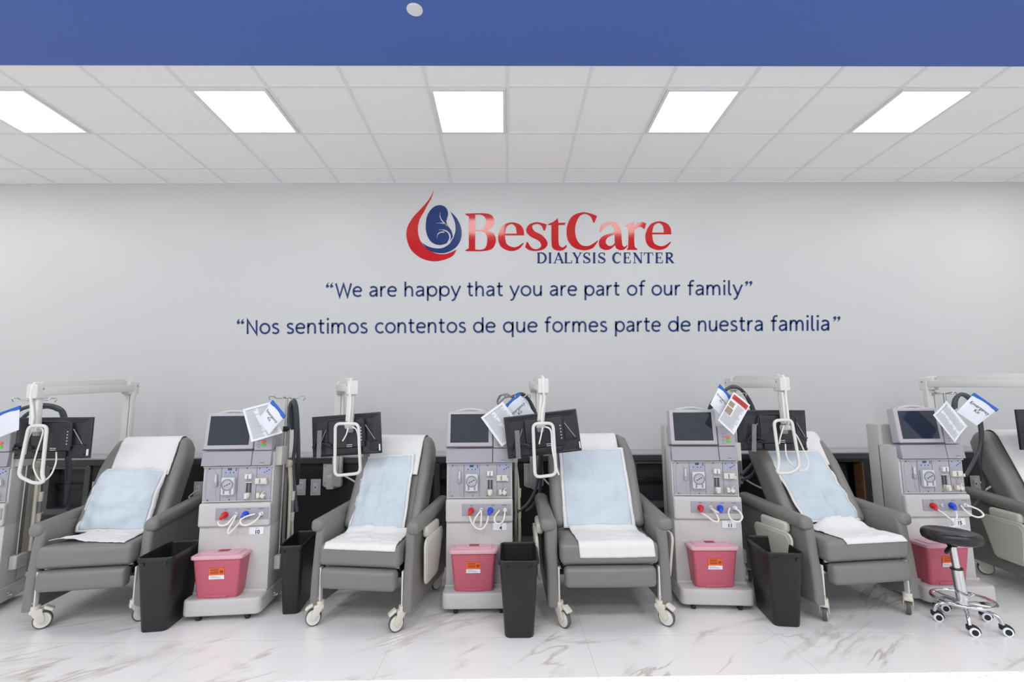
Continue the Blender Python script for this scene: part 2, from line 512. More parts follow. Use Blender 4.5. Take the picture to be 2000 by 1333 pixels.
# ---------------------------------------------------------------- lettering on the wall
TY = WALL_Y-0.0025
def wallpx(x, y): return at(x, y, TY)
def logo(x, y): return wallpx(780+x*0.28, 360+y*0.28)      # tracing grid of the sign
def C(*pts): return cat(list(pts), True, 6)
t = thing('kidney_drop_emblem', logo(240, 540), 0, 'red drop and navy kidney emblem beside the red wordmark on the wall', 'wall emblem')
b = MB()
fill_mesh(b, [C((243, 40, 'c'), (222, 98), (196, 145), (170, 195), (142, 245), (129, 310), (140, 380), (182, 440), (250, 481), (312, 488), (360, 475), (400, 455, 'c'),
                (372, 500), (310, 528), (235, 538), (150, 515), (80, 455), (50, 370), (58, 295), (100, 225), (152, 170), (205, 108))], M['vred'], logo)
b.build('red_drop', t, True)
b = MB()
fill_mesh(b, [C((184, 290), (196, 215), (238, 160), (288, 146), (326, 165), (340, 205), (332, 242), (328, 262), (338, 292, 'c'), (362, 325), (374, 366, 'c'),
                (352, 396), (318, 417), (270, 424), (222, 402), (192, 350))], M['vblue'], logo)
b.build('navy_kidney', t, True)
b = MB()
fill_mesh(b, [C((355, 190, 'c'), (402, 240), (432, 310), (430, 380), (395, 440), (330, 477), (260, 479), (200, 456), (157, 408, 'c'),
                (200, 434), (250, 447), (300, 445), (345, 420), (370, 385), (382, 360), (392, 315), (384, 255))], M['vblue'], logo)
b.build('navy_crescent', t, True)
b = MB(); VY = 0.001
def logov(x, y): v = logo(x, y); v.y -= 0.0012; return v
for pts, w in (([(285, 196), (284, 225), (296, 252), (318, 276), (338, 292)], [2, 5, 7, 8, 7]), ([(258, 272), (290, 271), (325, 280), (352, 300), (372, 330), (380, 362)], [2, 5, 7, 8, 8, 5]),
               ([(276, 318), (306, 320), (332, 330), (350, 352), (352, 382), (335, 412)], [2, 7, 8, 10, 9, 4]), ([(262, 376), (268, 350), (288, 336), (314, 335)], [2, 6, 7, 3])):
    q = cat(pts, False, 5); ws = [w[min(len(w)-1, i//5)] for i in range(len(q))]
    b.ribbon(q, ws, M['wall'], logov)
b.build('white_veins', t, True)

sign = thing('wordmark', logo(1180, 470), 0, 'large red wordmark BestCare in serif letters high on the wall', 'wall lettering')
b = MB()
e_out = [(870, 357, 'c'), (866, 318), (842, 283), (785, 266), (722, 290), (689, 365), (708, 435), (772, 466), (832, 453), (869, 412, 'c'), (862, 409, 'c'), (826, 434), (790, 439), (748, 415), (736, 357, 'c')]
e_in = [(737, 345, 'c'), (748, 298), (782, 278), (811, 300), (818, 345, 'c')]
def shift(L, dx, dy): return [(p[0]+dx, p[1]+dy)+tuple(p[2:]) for p in L]
fill_mesh(b, [C((462, 205, 'c'), (590, 203), (645, 218), (663, 262), (646, 302), (606, 320, 'c'), (655, 342), (674, 392), (650, 448), (585, 467), (462, 467, 'c'), (462, 459, 'c'), (484, 448, 'c'), (486, 226, 'c'), (462, 214, 'c')),
              C((529, 213, 'c'), (570, 214), (598, 232), (606, 264), (594, 302), (565, 318), (529, 318, 'c')),
              C((529, 327, 'c'), (575, 328), (606, 350), (613, 392), (602, 440), (572, 457), (529, 456, 'c'))], M['vred'], logo)
fill_mesh(b, [C(*e_out), C(*e_in)], M['vred'], logo)
fill_mesh(b, [C(*shift(e_out, 1027, -7)), C(*shift(e_in, 1027, -7))], M['vred'], logo)
fill_mesh(b, [C((1029, 281, 'c'), (1016, 325, 'c'), (1006, 322, 'c'), (990, 290), (960, 277), (928, 290), (940, 325), (1000, 360), (1034, 410), (1010, 452), (950, 466), (905, 459), (877, 440, 'c'), (888, 402, 'c'), (897, 405, 'c'), (920, 440), (955, 454), (989, 434), (975, 398), (915, 365), (884, 325), (905, 282), (955, 265), (1000, 272))], M['vred'], logo)
fill_mesh(b, [C((1104, 236, 'c'), (1110, 270, 'c'), (1158, 268, 'c'), (1155, 284, 'c'), (1110, 285, 'c'), (1110, 395), (1118, 430), (1140, 441), (1164, 424, 'c'), (1170, 434, 'c'), (1146, 458), (1112, 464), (1076, 452), (1062, 415), (1061, 285, 'c'), (1037, 285, 'c'), (1037, 278, 'c'), (1075, 262))], M['vred'], logo)
fill_mesh(b, [C((1379, 222, 'c'), (1361, 270, 'c'), (1352, 266, 'c'), (1335, 228), (1298, 208), (1256, 226), (1228, 292), (1232, 370), (1266, 422), (1315, 431), (1354, 413), (1385, 391, 'c'), (1385, 400, 'c'), (1348, 446), (1285, 461), (1215, 440), (1172, 380), (1170, 295), (1205, 225), (1275, 196), (1335, 205))], M['vred'], logo)
fill_mesh(b, [C((1396, 331, 'c'), (1410, 287), (1465, 262), (1518, 273), (1544, 315), (1551, 390), (1558, 428), (1572, 437), (1587, 424, 'c'), (1591, 432, 'c'), (1570, 455), (1538, 460), (1513, 446), (1505, 425, 'c'), (1470, 454), (1430, 458), (1396, 435), (1396, 390), (1430, 357), (1500, 336, 'c'), (1497, 305), (1475, 282), (1443, 288), (1418, 318), (1402, 335, 'c')),
              C((1501, 350, 'c'), (1455, 371), (1439, 405), (1458, 429), (1485, 428), (1503, 410, 'c'))], M['vred'], logo)
fill_mesh(b, [C((1577, 287, 'c'), (1630, 262, 'c'), (1637, 262, 'c'), (1639, 296, 'c'), (1665, 269), (1697, 264), (1722, 274, 'c'), (1711, 312, 'c'), (1702, 310, 'c'), (1684, 297), (1658, 306), (1640, 332), (1641, 430), (1660, 450, 'c'), (1660, 458, 'c'), (1587, 458, 'c'), (1587, 450, 'c'), (1596, 435), (1596, 312), (1577, 295, 'c'))], M['vred'], logo)
b.build('letters', sign, True)

# serif capitals for the second line, drawn in a unit box
def arcp(cx, cy, rx, ry, a0, a1, n=14): return [(cx+rx*math.cos(R(a0+(a1-a0)*i/n)), cy+ry*math.sin(R(a0+(a1-a0)*i/n))) for i in range(n+1)]
TH, TN = 0.21, 0.075
def stem(x): return [([(x, 0), (x, 1)], TH, 0), ([(x-0.17, 0.03), (x+0.17, 0.03)], 0.06, 0), ([(x-0.17, 0.97), (x+0.17, 0.97)], 0.06, 0)]
def vw(n, a, bb): return [a+(bb-a)*max(0, math.sin(PI*i/(n-1)))**1.3 for i in range(n)]
def cap_letter(ch):
    S = []
    if ch == 'D':
        S += stem(0.2); q = [(0.2, 0.965), (0.4, 0.965)]+arcp(0.42, 0.5, 0.5, 0.465, 90, -90)+[(0.2, 0.035)]; S.append((q, vw(len(q), TN, 0.22), 0))
    elif ch == 'I': S += stem(0.5)
    elif ch == 'A':
        S += [([(0.14, 0), (0.5, 0.97)], TN+.02, 0), ([(0.47, 1.0), (0.86, 0)], 0.2, 0), ([(0.25, 0.33), (0.7, 0.33)], TN, 0), ([(0, 0.03), (0.3, 0.03)], 0.06, 0), ([(0.68, 0.03), (1.0, 0.03)], 0.06, 0)]
    elif ch == 'L': S += stem(0.25)+[([(0.25, 0.035), (0.95, 0.035)], TN, 0), ([(0.93, 0), (0.96, 0.28)], TN, 0)]
    elif ch == 'Y': S += [([(0.5, 0), (0.5, 0.45)], TH, 0), ([(0.32, 0.03), (0.68, 0.03)], 0.06, 0), ([(0.15, 0.99), (0.52, 0.42)], 0.2, 0), ([(0.88, 0.99), (0.52, 0.42)], TN+.01, 0), ([(0, 0.97), (0.32, 0.97)], 0.06, 0), ([(0.7, 0.97), (1, 0.97)], 0.06, 0)]
    elif ch == 'S':
        q = cat([(0.82, 0.74), (0.72, 0.92), (0.45, 0.965), (0.18, 0.85), (0.2, 0.64), (0.5, 0.5), (0.82, 0.34), (0.82, 0.14), (0.5, 0.035), (0.2, 0.1), (0.1, 0.28)], False, 4)
        S += [(q, [TN+0.15*math.exp(-((i/(len(q)-1)-.5)/.2)**2) for i in range(len(q))], 0), ([(0.83, 0.7), (0.83, 1.0)], 0.06, 0), ([(0.1, 0), (0.1, 0.3)], 0.06, 0)]
    elif ch == 'C':
        q = arcp(0.52, 0.5, 0.44, 0.465, 42, 318, 22); S += [(q, vw(len(q), TN, 0.24), 0), ([(0.9, 0.68), (0.9, 1.0)], 0.06, 0)]
    elif ch == 'E':
        S += stem(0.22)+[([(0.22, 0.965), (0.9, 0.965)], TN, 0), ([(0.22, 0.035), (0.94, 0.035)], TN, 0), ([(0.22, 0.52), (0.72, 0.52)], TN, 0), ([(0.9, 0.99), (0.88, 0.74)], TN, 0), ([(0.93, 0.0), (0.96, 0.28)], TN, 0), ([(0.72, 0.38), (0.72, 0.66)], 0.06, 0)]
    elif ch == 'N':
        S += [([(0.17, 0), (0.17, 0.97)], TN, 0), ([(0.85, 0), (0.85, 1)], TN, 0), ([(0.14, 0.97), (0.85, 0.03)], 0.22, 0), ([(0, 0.03), (0.34, 0.03)], 0.06, 0), ([(0, 0.97), (0.22, 0.97)], 0.06, 0), ([(0.68, 0.97), (1, 0.97)], 0.06, 0)]
    elif ch == 'T': S += [([(0.5, 0), (0.5, 0.96)], TH, 0), ([(0.03, 0.965), (0.97, 0.965)], TN, 0), ([(0.04, 0.99), (0.02, 0.72)], TN, 0), ([(0.96, 0.99), (0.98, 0.72)], TN, 0), ([(0.32, 0.03), (0.68, 0.03)], 0.06, 0)]
    elif ch == 'R':
        q = [(0.2, 0.965), (0.4, 0.965)]+arcp(0.42, 0.74, 0.32, 0.225, 90, -90, 10)+[(0.2, 0.515)]
        S += stem(0.2)+[(q, vw(len(q), TN, 0.2), 0), ([(0.4, 0.5), (0.86, 0.03)], 0.21, 0), ([(0.8, 0.03), (1.02, 0.03)], 0.06, 0)]
    return S
caps = thing('sign_second_line', logo(1437, 552), 0, 'navy serif capitals DIALYSIS CENTER under the red wordmark', 'wall lettering')
b = MB()
for ch, x0, x1 in (('D', 958, 1027), ('I', 1040, 1062), ('A', 1072, 1150), ('L', 1148, 1205), ('Y', 1205, 1275), ('S', 1280, 1336), ('I', 1348, 1370), ('S', 1384, 1441),
                   ('C', 1488, 1550), ('E', 1562, 1614), ('N', 1630, 1698), ('T', 1706, 1770), ('E', 1784, 1838), ('R', 1854, 1918)):
    if (ch, x0) == ('C', 1488): b.build('word', caps, True); b = MB()
    W = x1-x0 if ch != 'I' else 60
    cx = (x0+x1)/2
    for pts, w, _ in cap_letter(ch):
        k = 75.0
        # widths are in cap heights: draw in real units
        P = [((cx-W/2+u*W)/k, (1-v)) for (u, v) in pts]
        y0 = 477
        b.ribbon(P, w*0.92, M['vblue'], lambda u, v: logo(u*k, y0+v*k)) if not isinstance(w, list) else b.ribbon(P, [q*0.92 for q in w], M['vblue'], lambda u, v: logo(u*k, y0+v*k))
b.build('word', caps, True)

# rounded sans letters for the two sentences (x-height = 1)
def ell(cx, cy, rx, ry): return arcp(cx, cy, rx, ry, 0, 360, 24)
def K(*p): return cat(list(p), False, 5)
GL = {
 'o': (0.98, [ell(0.49, 0.5, 0.41, 0.44)]),
 'a': (0.86, [K((0.13, 0.82), (0.26, 0.92), (0.46, 0.93), (0.66, 0.82), (0.70, 0.6))+[(0.70, 0)], K((0.70, 0.56), (0.42, 0.54), (0.16, 0.43), (0.1, 0.25), (0.24, 0.08), (0.46, 0.1), (0.70, 0.3))]),
 'e': (0.9, [[(0.08, 0.53), (0.8, 0.53)], K((0.80, 0.53), (0.74, 0.79), (0.46, 0.94), (0.16, 0.8), (0.07, 0.5), (0.17, 0.18), (0.48, 0.06), (0.78, 0.15))]),
 'r': (0.58, [[(0.12, 0), (0.12, 1)], K((0.12, 0.58), (0.2, 0.79), (0.35, 0.92), (0.54, 0.94))]),
 'h': (0.9, [[(0.12, 0), (0.12, 1.42)], K((0.12, 0.58), (0.22, 0.82), (0.44, 0.94), (0.66, 0.85), (0.74, 0.6))+[(0.74, 0)]]),
 'n': (0.9, [[(0.12, 0), (0.12, 1)], K((0.12, 0.58), (0.22, 0.82), (0.44, 0.94), (0.66, 0.85), (0.74, 0.6))+[(0.74, 0)]]),
 'm': (1.42, [[(0.12, 0), (0.12, 1)], K((0.12, 0.6), (0.22, 0.84), (0.41, 0.94), (0.6, 0.85), (0.66, 0.6))+[(0.66, 0)], K((0.66, 0.6), (0.77, 0.84), (0.96, 0.94), (1.16, 0.85), (1.24, 0.6))+[(1.24, 0)]]),
 'u': (0.9, [K((0.12, 1), (0.12, 0.7), (0.12, 0.4), (0.2, 0.14), (0.42, 0.06), (0.64, 0.18), (0.74, 0.42)), [(0.74, 1), (0.74, 0)]]),
 'p': (0.98, [[(0.12, 1), (0.12, -0.42)], ell(0.51, 0.5, 0.39, 0.44)]),
 'q': (0.98, [[(0.84, 1), (0.84, -0.42)], ell(0.46, 0.5, 0.39, 0.44)]),
 'd': (0.98, [[(0.84, 0), (0.84, 1.42)], ell(0.46, 0.5, 0.39, 0.44)]),
 'c': (0.8, [K((0.75, 0.84), (0.5, 0.94), (0.2, 0.82), (0.08, 0.5), (0.2, 0.18), (0.5, 0.06), (0.76, 0.16))]),
 's': (0.7, [K((0.58, 0.86), (0.38, 0.94), (0.15, 0.86), (0.14, 0.66), (0.35, 0.52), (0.57, 0.38), (0.56, 0.15), (0.32, 0.06), (0.06, 0.14))]),
 't': (0.62, [K((0.24, 1.3), (0.24, 0.8), (0.24, 0.32), (0.32, 0.1), (0.56, 0.09)), [(0.02, 0.93), (0.56, 0.93)]]),
 'f': (0.6, [K((0.62, 1.36), (0.45, 1.38), (0.29, 1.27), (0.25, 1.05))+[(0.25, 0)], [(0.02, 0.93), (0.54, 0.93)]]),
 'i': (0.3, [[(0.14, 0), (0.14, 1)]]),
 'l': (0.4, [K((0.14, 1.42), (0.14, 0.8), (0.14, 0.26), (0.22, 0.08), (0.36, 0.07))]),
 'y': (0.84, [[(0.02, 1), (0.42, 0.04)], K((0.82, 1), (0.6, 0.48), (0.42, 0.04), (0.28, -0.28), (0.05, -0.4))]),
 'W': (1.5, [[(0.03, 1.28), (0.38, 0.02), (0.75, 1.2), (1.12, 0.02), (1.47, 1.28)]]),
 'N': (1.08, [[(0.14, 0), (0.14, 1.28), (0.94, 0), (0.94, 1.28)]]),
}
def word(b, txt, x0, x1, ybase, slope, xh, m):
    """one word between two pixel columns of the wall"""
    gap = 0.12; tot = sum(GL[c][0] for c in txt)+gap*(len(txt)-1)
    k = (x1-x0)/tot; x = 0
    sw = 0.165*xh/k          # keep stroke weight equal on both axes
    for c in txt:
        adv, st = GL[c]
        f = lambda u, v: wallpx(x0+u*xh, ybase+slope*(x0+u*xh-1000)-v*xh)
        for s_ in st:
            b.ribbon([((x+u)*k/xh, v) for (u, v) in s_], 0.178, m, f)
        if c == 'i':
            q = [((x+0.14)*k/xh+0.115*math.cos(a*PI/6), 1.34+0.115*math.sin(a*PI/6)) for a in range(12)]
            b.add([f(u, v) for (u, v) in q], [list(range(12))], m)
        x += adv+gap
def quote(b, x, ytop, s, opening, m):
    for dx in (0, 8):
        q = [(0.0, 0.0), (3.0, -1.2), (4.6, 1.6), (3.6, 5.2), (0.0, 9.6), (-0.9, 8.8), (1.2, 5.4), (-1.6, 3.4), (-1.8, 1.2)]
        if opening: q = [(-u, 8.6-v) for (u, v) in q]
        b.add([wallpx(x+dx+u*s, ytop+v*s) for (u, v) in q], [list(range(len(q)))], m)
y1 = lambda x: 578.75-0.0044*(x-1000)
t = thing('english_sentence', wallpx(1050, 580), 0, 'navy lettering We are happy that you are part of our family on the wall', 'wall lettering')
b = MB()
for w, a, c in (('We', 655.5, 707.5), ('are', 721, 775.5), ('happy', 789, 899.5), ('that', 912, 983), ('you', 996, 1060), ('are', 1073.5, 1127.5), ('part', 1141, 1211), ('of', 1224.5, 1260), ('our', 1272.5, 1329.5), ('family', 1342.5, 1450)):
    b = MB(); word(b, w, a, c, 578.75, -0.0044, 20.6, M['vtext']); b.build('word', t, True)
for x, y, o in ((641, 553, True), (1457, 550, False)):
    b = MB(); quote(b, x, y, 1.0, o, M['vtext']); b.build('quotation_mark', t, True)
t = thing('spanish_sentence', wallpx(1050, 655), 0, 'navy lettering Nos sentimos contentos de que formes parte de nuestra familia', 'wall lettering')
b = MB()
for w, a, c in (('Nos', 480.5, 546), ('sentimos', 559.5, 718.5), ('contentos', 732.5, 910.5), ('de', 924, 968.5), ('que', 982.5, 1050.5), ('formes', 1063.5, 1186.5), ('parte', 1200.5, 1291), ('de', 1305, 1349.5), ('nuestra', 1362.5, 1491.5), ('familia', 1505.5, 1621.5)):
    b = MB(); word(b, w, a, c, 649.9, -0.0059, 21.2, M['vtext']); b.build('word', t, True)
for x, y, o in ((467, 624, True), (1629, 619, False)):
    b = MB(); quote(b, x, y, 1.0, o, M['vtext']); b.build('quotation_mark', t, True)

# ---------------------------------------------------------------- fittings of the half-height wall
def wall_box(x0, x1, z0, z1, label):
    cx = (x0+x1)/2; w = x1-x0; h = z1-z0
    t = thing('wall_box', (cx, PONY_Y, z0-0.03), 0, label, 'dialysis wall box', 'recessed grey wall boxes')
    def rr(W, H, r, zc):
        pts = []
        for (sx, sy, a) in ((1, 1, 0), (-1, 1, 90), (-1, -1, 180), (1, -1, 270)):
            for k in range(5):
                an = R(a+k*22.5); pts.append((sx*(W/2-r)+r*math.cos(an), zc+sy*(H/2-r)+r*math.sin(an)))
        return pts
    b = MB(); zc = 0.03+h/2
    A = rr(w+0.09, h+0.09, 0.03, zc); B = rr(w-0.004, h-0.004, 0.012, zc)
    n = len(A); vs = [(u, -0.014, v) for u, v in A]+[(u, -0.014, v) for u, v in B]+[(u, -0.001, v) for u, v in A]+[(u, 0.09, v) for u, v in B]
    fs = []
    for i in range(n):
        j = (i+1) % n
        fs += [[i, j, n+j, n+i], [2*n+i, 2*n+j, j, i], [n+i, n+j, 3*n+j, 3*n+i]]
    b.add(vs, fs, M['boxgrey']); b.build('frame', t, sharp=50)
    b = MB(); b.box((0, 0.095, zc), (w, 0.012, h), M['boxin'])
    b.box((0, 0.07, zc+0.01), (w-0.01, 0.04, 0.05), M['tv2'], 0.004); b.build('recess', t)
    b = MB()
    for sx in (-1, 1):
        for sz in (-1, 1):
            b.lathe([(0.006, 0), (0.005, 0.003), (0, 0.003)], M['silver'], 10, Matrix.Translation((sx*(w/2+0.022), -0.0135, zc+sz*(h/2+0.022))) @ Matrix.Rotation(R(90), 4, 'X'))
    b.build('screws', t)
wall_box(*OPEN[0], 'recessed grey wall box behind the leftmost chair beside machine 1')
wall_box(*OPEN[1], 'recessed grey wall box mostly hidden behind machine 4')
wall_box(*OPEN[2], 'recessed grey wall box between the centre chair and machine 11')
x0, x1, z0, z1 = OPEN[3]
t = thing('open_wall_recess', ((x0+x1)/2, PONY_Y, z0), 0, 'open unfinished cutout with bare wood edges behind chair beside machine 15', 'wall opening')
b = MB()
w2 = (x1-x0)/2
b.box((w2-0.008, 0.05, (z1-z0)/2), (0.014, 0.11, z1-z0-0.004), M['wood']); b.box((0, 0.05, 0.008), (2*w2-0.03, 0.11, 0.014), M['wood']); b.box((-w2+0.008, 0.05, (z1-z0)/2), (0.014, 0.11, z1-z0-0.004), M['wood'])
b.build('wood_edges', t)
b = MB(); b.box((0.06, 0.28, (z1-z0)/2-0.02), (0.05, 0.06, z1-z0+0.1), M['wood'], 0.003); b.build('stud', t)
b = MB(); b.box((0.115, 0.19, 0.16), (0.085, 0.012, 0.31), M['steel'], 0.003); b.box((0.115, 0.182, 0.05), (0.02, 0.004, 0.012), M['black']); b.build('metal_plate', t)
b = MB()
b.tube([(0.0, 0.2, 0.13), (0.05, 0.17, 0.12), (0.1, 0.14, 0.15)], 0.02, M['black']); b.cyl((-0.05, 0.16, 0.08), (0.1, 0.16, 0.14), 0.018, M['tray'])
b.tube([(0.0, 0.15, 0.31), (-0.005, 0.15, 0.26), (0.01, 0.15, 0.2)], 0.012, M['black']); b.rcube((0.015, 0.13, 0.19), (0.04, 0.03, 0.03), 0.012, M['card'])
b.build('pipes', t)

def outlet(px, py, label, kind, w=0.092, h=0.146):
    p = at(px, py, PONY_Y)
    t = thing('wall_outlet', (p.x, PONY_Y, p.z), 0, label, 'wall outlet', 'white outlet plates on the black wall')
    b = MB(); b.rcube((0, -0.005, 0), (w, 0.01, h), 0.004, M['plate'], n=2); b.build('cover_plate', t)
    b = MB()
    if kind == 'duplex':
        b.rcube((0, -0.011, 0), (0.045, 0.006, 0.09), 0.004, M['white'], n=2)
        for z in (0.026, -0.022):
            for dx in (-0.008, 0.008): b.box((dx, -0.0145, z), (0.003, 0.002, 0.011), M['dark'])
            b.cyl((0, -0.0135, z-0.012), (0, -0.0155, z-0.012), 0.003, M['dark'], seg=10)
    else:
        b.rcube((0, -0.011, 0), (0.042, 0.006, 0.08), 0.004, M['white'], n=2); b.box((0, -0.0145, 0), (0.012, 0.002, 0.01), M['dark'])
    b.build('socket', t)
    return t
outlet(588, 952, 'white duplex outlet plate behind the hoses of machine 10', 'duplex')
outlet(617, 952, 'white data socket plate left of the monitor arm mount by the second chair', 'data')
outlet(190, 957, 'white outlet plate partly behind the leftmost chair back', 'duplex')
outlet(389, 957, 'white outlet plate between the leftmost chair and machine 10', 'data')
outlet(1904, 945, 'white outlet plate with white cord right of machine 15', 'data')
p = at(839, 921, PONY_Y)
t = thing('number_card', (p.x, PONY_Y, p.z), 0, 'small white card with the number 3 on the black wall', 'number card')
b = MB(); b.box((0, -0.002, 0), (0.085, 0.004, 0.066), M['card']); b.build('card', t)
b = MB()
text_mesh(b, '3', 0.042, M['ink'], lambda u, v: Vector((u, -0.0048, v-0.03)), bold=0.0015)
b.box((0, -0.0045, 0.022), (0.03, 0.001, 0.003), M['ink_grey']); b.build('print', t)

# white cords on the black wall
def cord(name, pts, r, label):
    b = MB(); b.tube([at(*q) for q in pts], r, M['tube'], 8); tag(b.build(name), label, 'cord')
cord('cord', [(662, 925, 4.40), (676, 932, 4.3), (692, 941, 4.25), (708, 952, 4.2)], 0.008, 'thin white cord leaving the mount behind the second chair')
cord('cord', [(1052, 925, 4.40), (1062, 936, 4.36), (1075, 950, 4.32), (1090, 964, 4.3)], 0.008, 'thin white cord leaving the mount behind the centre chair')
cord('cord', [(1448, 932, 4.39), (1470, 946, 4.38), (1492, 956, 4.38), (1513, 962, 4.38)], 0.008, 'thin white cord running behind machine 11 towards the chair')
cord('cord', [(1912, 941, 4.39), (1919, 946, 4.34), (1917, 955, 4.33), (1905, 961, 4.33), (1896, 964, 4.33), (1910, 957, 4.32), (1921, 959, 4.33), (1935, 951, 4.35)], 0.008, 'coiled white cord plugged into the outlet right of machine 15')
cord('cord', [(391, 957, 4.40), (380, 962, 4.36), (369, 972, 4.34), (380, 975, 4.34), (396, 972, 4.37)], 0.006, 'thin white cord plugged into outlet left of machine 10')

# ---------------------------------------------------------------- recliner chairs
def caster_part(parent, x, y, rz, front):
    """a swivel caster; local origin on the stem, wheel trails towards -y"""
    b = MB()
    b.cyl((0, 0, 0.115), (0, 0, 0.155), 0.028, M['cream'], seg=20)
    b.rcube((0, -0.008, 0.118), (0.056, 0.075, 0.03), 0.012, M['cream'], n=2)
    for s in (-1, 1):
        b.prism([(0.02, 0.125), (-0.04, 0.125), (-0.062, 0.06), (-0.048, 0.038), (-0.028, 0.045), (0.012, 0.1)], lambda u, v, d: (d, u, v), s*0.022, s*0.029, M['cream'], 0.002)
    if front:
        b.rcube((0, -0.075, 0.125), (0.05, 0.06, 0.02), 0.008, M['cream'], n=2, rot=Matrix.Rotation(R(28), 3, 'X'))
    c = b.build('caster', parent); c.location = (x, y, 0); c.rotation_euler = (0, 0, rz)
    X = Matrix.Translation((0, -0.045, 0.056)) @ Matrix.Rotation(R(90), 4, 'Y')
    w = MB()
    w.lathe([(0.048, -0.014), (0.053, -0.013), (0.056, -0.006), (0.056, 0.006), (0.053, 0.013), (0.048, 0.014)], M['tyre'], 32, X)
    w.lathe([(0.0, -0.0175), (0.03, -0.0175), (0.032, -0.0145), (0.047, -0.0145), (0.049, -0.012), (0.049, 0.012), (0.047, 0.0145), (0.032, 0.0145), (0.03, 0.0175), (0.0, 0.0175)], M['hub'], 32, X)
    w.build('wheel', c)
    return c

BACK_A = R(-28)                 # backrest leans away from the seat
BACK_O = Vector((0, -0.07, 0.505))
BROT = Matrix.Rotation(BACK_A, 3, 'X')
def backpt(x, d, h):            # x across, d in front of the cushion face (towards the sitter), h up along the backrest
    return BACK_O + BROT @ Vector((x, -d, h))
def make_chair():
    t = thing('treatment_chair', (0, 0, 0))
    b = MB(); b.rcube((0, -0.10, 0.465), (0.655, 0.60, 0.14), 0.035, M['vinyl'], puff=(0, 0.004, 0.012)); b.build('seat', t)
    b = MB(); b.rcube((0, -0.375, 0.32), (0.605, 0.085, 0.13), 0.03, M['vinyl'], puff=(0, 0.006, 0.003)); b.build('footrest', t)
    b = MB()
    def wp(w):      # rounded shoulders, slightly wider at the lap
        k = 1.0-0.10*max(0, (w.z-0.15)/0.25)**2 + 0.025*max(0, -w.z/0.4)
        return (w.x*k, w.y, w.z)
    b.rcube((BACK_O + BROT @ Vector((0, 0.085, 0.40))), (0.67, 0.15, 0.84), 0.07, M['vinyl'], puff=(0, 0.012, 0), rot=BROT, warp=wp, n=8)
    for s in (-1, 1):   # side wings
        def ww(w, s=s):
            z = w.z
            return (w.x*1.0 - s*0.045*max(0, (z-0.12)/0.24)**2, w.y+0.03*max(0, (z-0.1)/0.24), z)
        b.rcube((BACK_O + BROT @ Vector((s*0.295, 0.055, 0.42))), (0.095, 0.19, 0.74), 0.045, M['vinyl'], rot=BROT, warp=ww, n=6)
    b.build('backrest', t)
    for s in (-1, 1):
        b = MB()
        prof = cat([(-0.365, 0.125, 'c'), (-0.355, 0.3), (-0.335, 0.47), (-0.322, 0.58), (-0.305, 0.645), (-0.27, 0.66, 'c'), (0.38, 0.64, 'c'), (0.42, 0.4), (0.40, 0.12, 'c')], True, 4)
        b.prism([tuple(p) for p in prof], lambda u, v, d: (d, u, v), s*0.338, s*0.416, M['vinyl'], 0.022, 3)
        b.build('side_panel', t)
        b = MB()
        def wa(w, s=s):
            return (w.x, w.y, w.z + 0.028*(w.y/0.38) - 0.0*w.y)
        b.rcube((s*0.398, 0.03, 0.655), (0.108, 0.735, 0.092), 0.044, M['vinyl'], warp=wa, n=6)
        # scrolled front end
        b.rcube((s*0.402, -0.300, 0.632), (0.10, 0.07, 0.085), 0.032, M['vinyl'], n=2)
        b.build('armrest', t)
        for (y, fr) in ((-0.335, True), (0.385, False)):
            b = MB()
            if fr:
                b.box((s*0.335, y, 0.255), (0.012, 0.034, 0.23), M['frame'], 0.003)
                b.lathe([(0.006, 0), (0.005, 0.003), (0, 0.003)], M['silver'], 10, Matrix.Translation((s*0.341, y-0.0175, 0.175)) @ Matrix.Rotation(R(90), 4, 'X'))
            else:
                b.box((s*0.375, y, 0.2), (0.03, 0.03, 0.1), M['frame'], 0.003)
            b.build('leg', t)
            caster_part(t, s*(0.335 if fr else 0.375), y, 0, fr)
        # folded side tray with its rolled hinge
        tr = MB()
        def wt(w): return (w.x + s*0.5*0.0, w.y, w.z)
        P = []
        for (cy, cz, a) in ((0.10, 0.50, 0), (-0.20, 0.50, 90), (-0.16, 0.28, 180), (0.04, 0.28, 270)):
            for k in range(5):
                an = R(a+k*22.5); P.append((cy+0.05*math.cos(an), cz+0.05*math.sin(an)))
        tr.prism(P, lambda u, v, d: (d+s*0.10*(v-0.36)*0.6, u, v), s*0.452, s*0.472, M['tray'], 0.006, 2)
        tr.prism([(q[0]*0.88-0.005, (q[1]-0.39)*0.86+0.39) for q in P], lambda u, v, d: (d+s*0.10*(v-0.36)*0.6, u, v), s*0.470, s*0.475, M['tray'], 0.002, 1)
        tr.rcube((s*0.445, -0.05, 0.575), (0.05, 0.28, 0.075), 0.024, M['tray'], n=3)
        o = tr.build('side_tray', t); o['side'] = 'L' if s < 0 else 'R'
    b = MB()
    b.box((0, -0.08, 0.375), (0.62, 0.5, 0.022), M['black'], 0.004)
    for s in (-1, 1):
        b.box((s*0.30, -0.1, 0.345), (0.014, 0.5, 0.04), M['black'], 0.003)
        b.tube([(s*0.27, -0.34, 0.31), (s*0.285, -0.2, 0.36), (s*0.25, -0.02, 0.33)], 0.009, M['black'], smooth=0)
        b.cyl((s*0.312, -0.2, 0.345), (s*0.27, -0.2, 0.345), 0.012, M['steel'], seg=12)
    b.box((0, -0.33, 0.388), (0.60, 0.02, 0.016), M['frame'], 0.003)
    b.box((0, 0.37, 0.20), (0.74, 0.03, 0.03), M['frame'], 0.004)
    b.box((0, -0.02, 0.23), (0.66, 0.03, 0.03), M['black'], 0.004)
    b.box((0.2, 0.05, 0.24), (0.16, 0.1, 0.05), M['black'], 0.006)
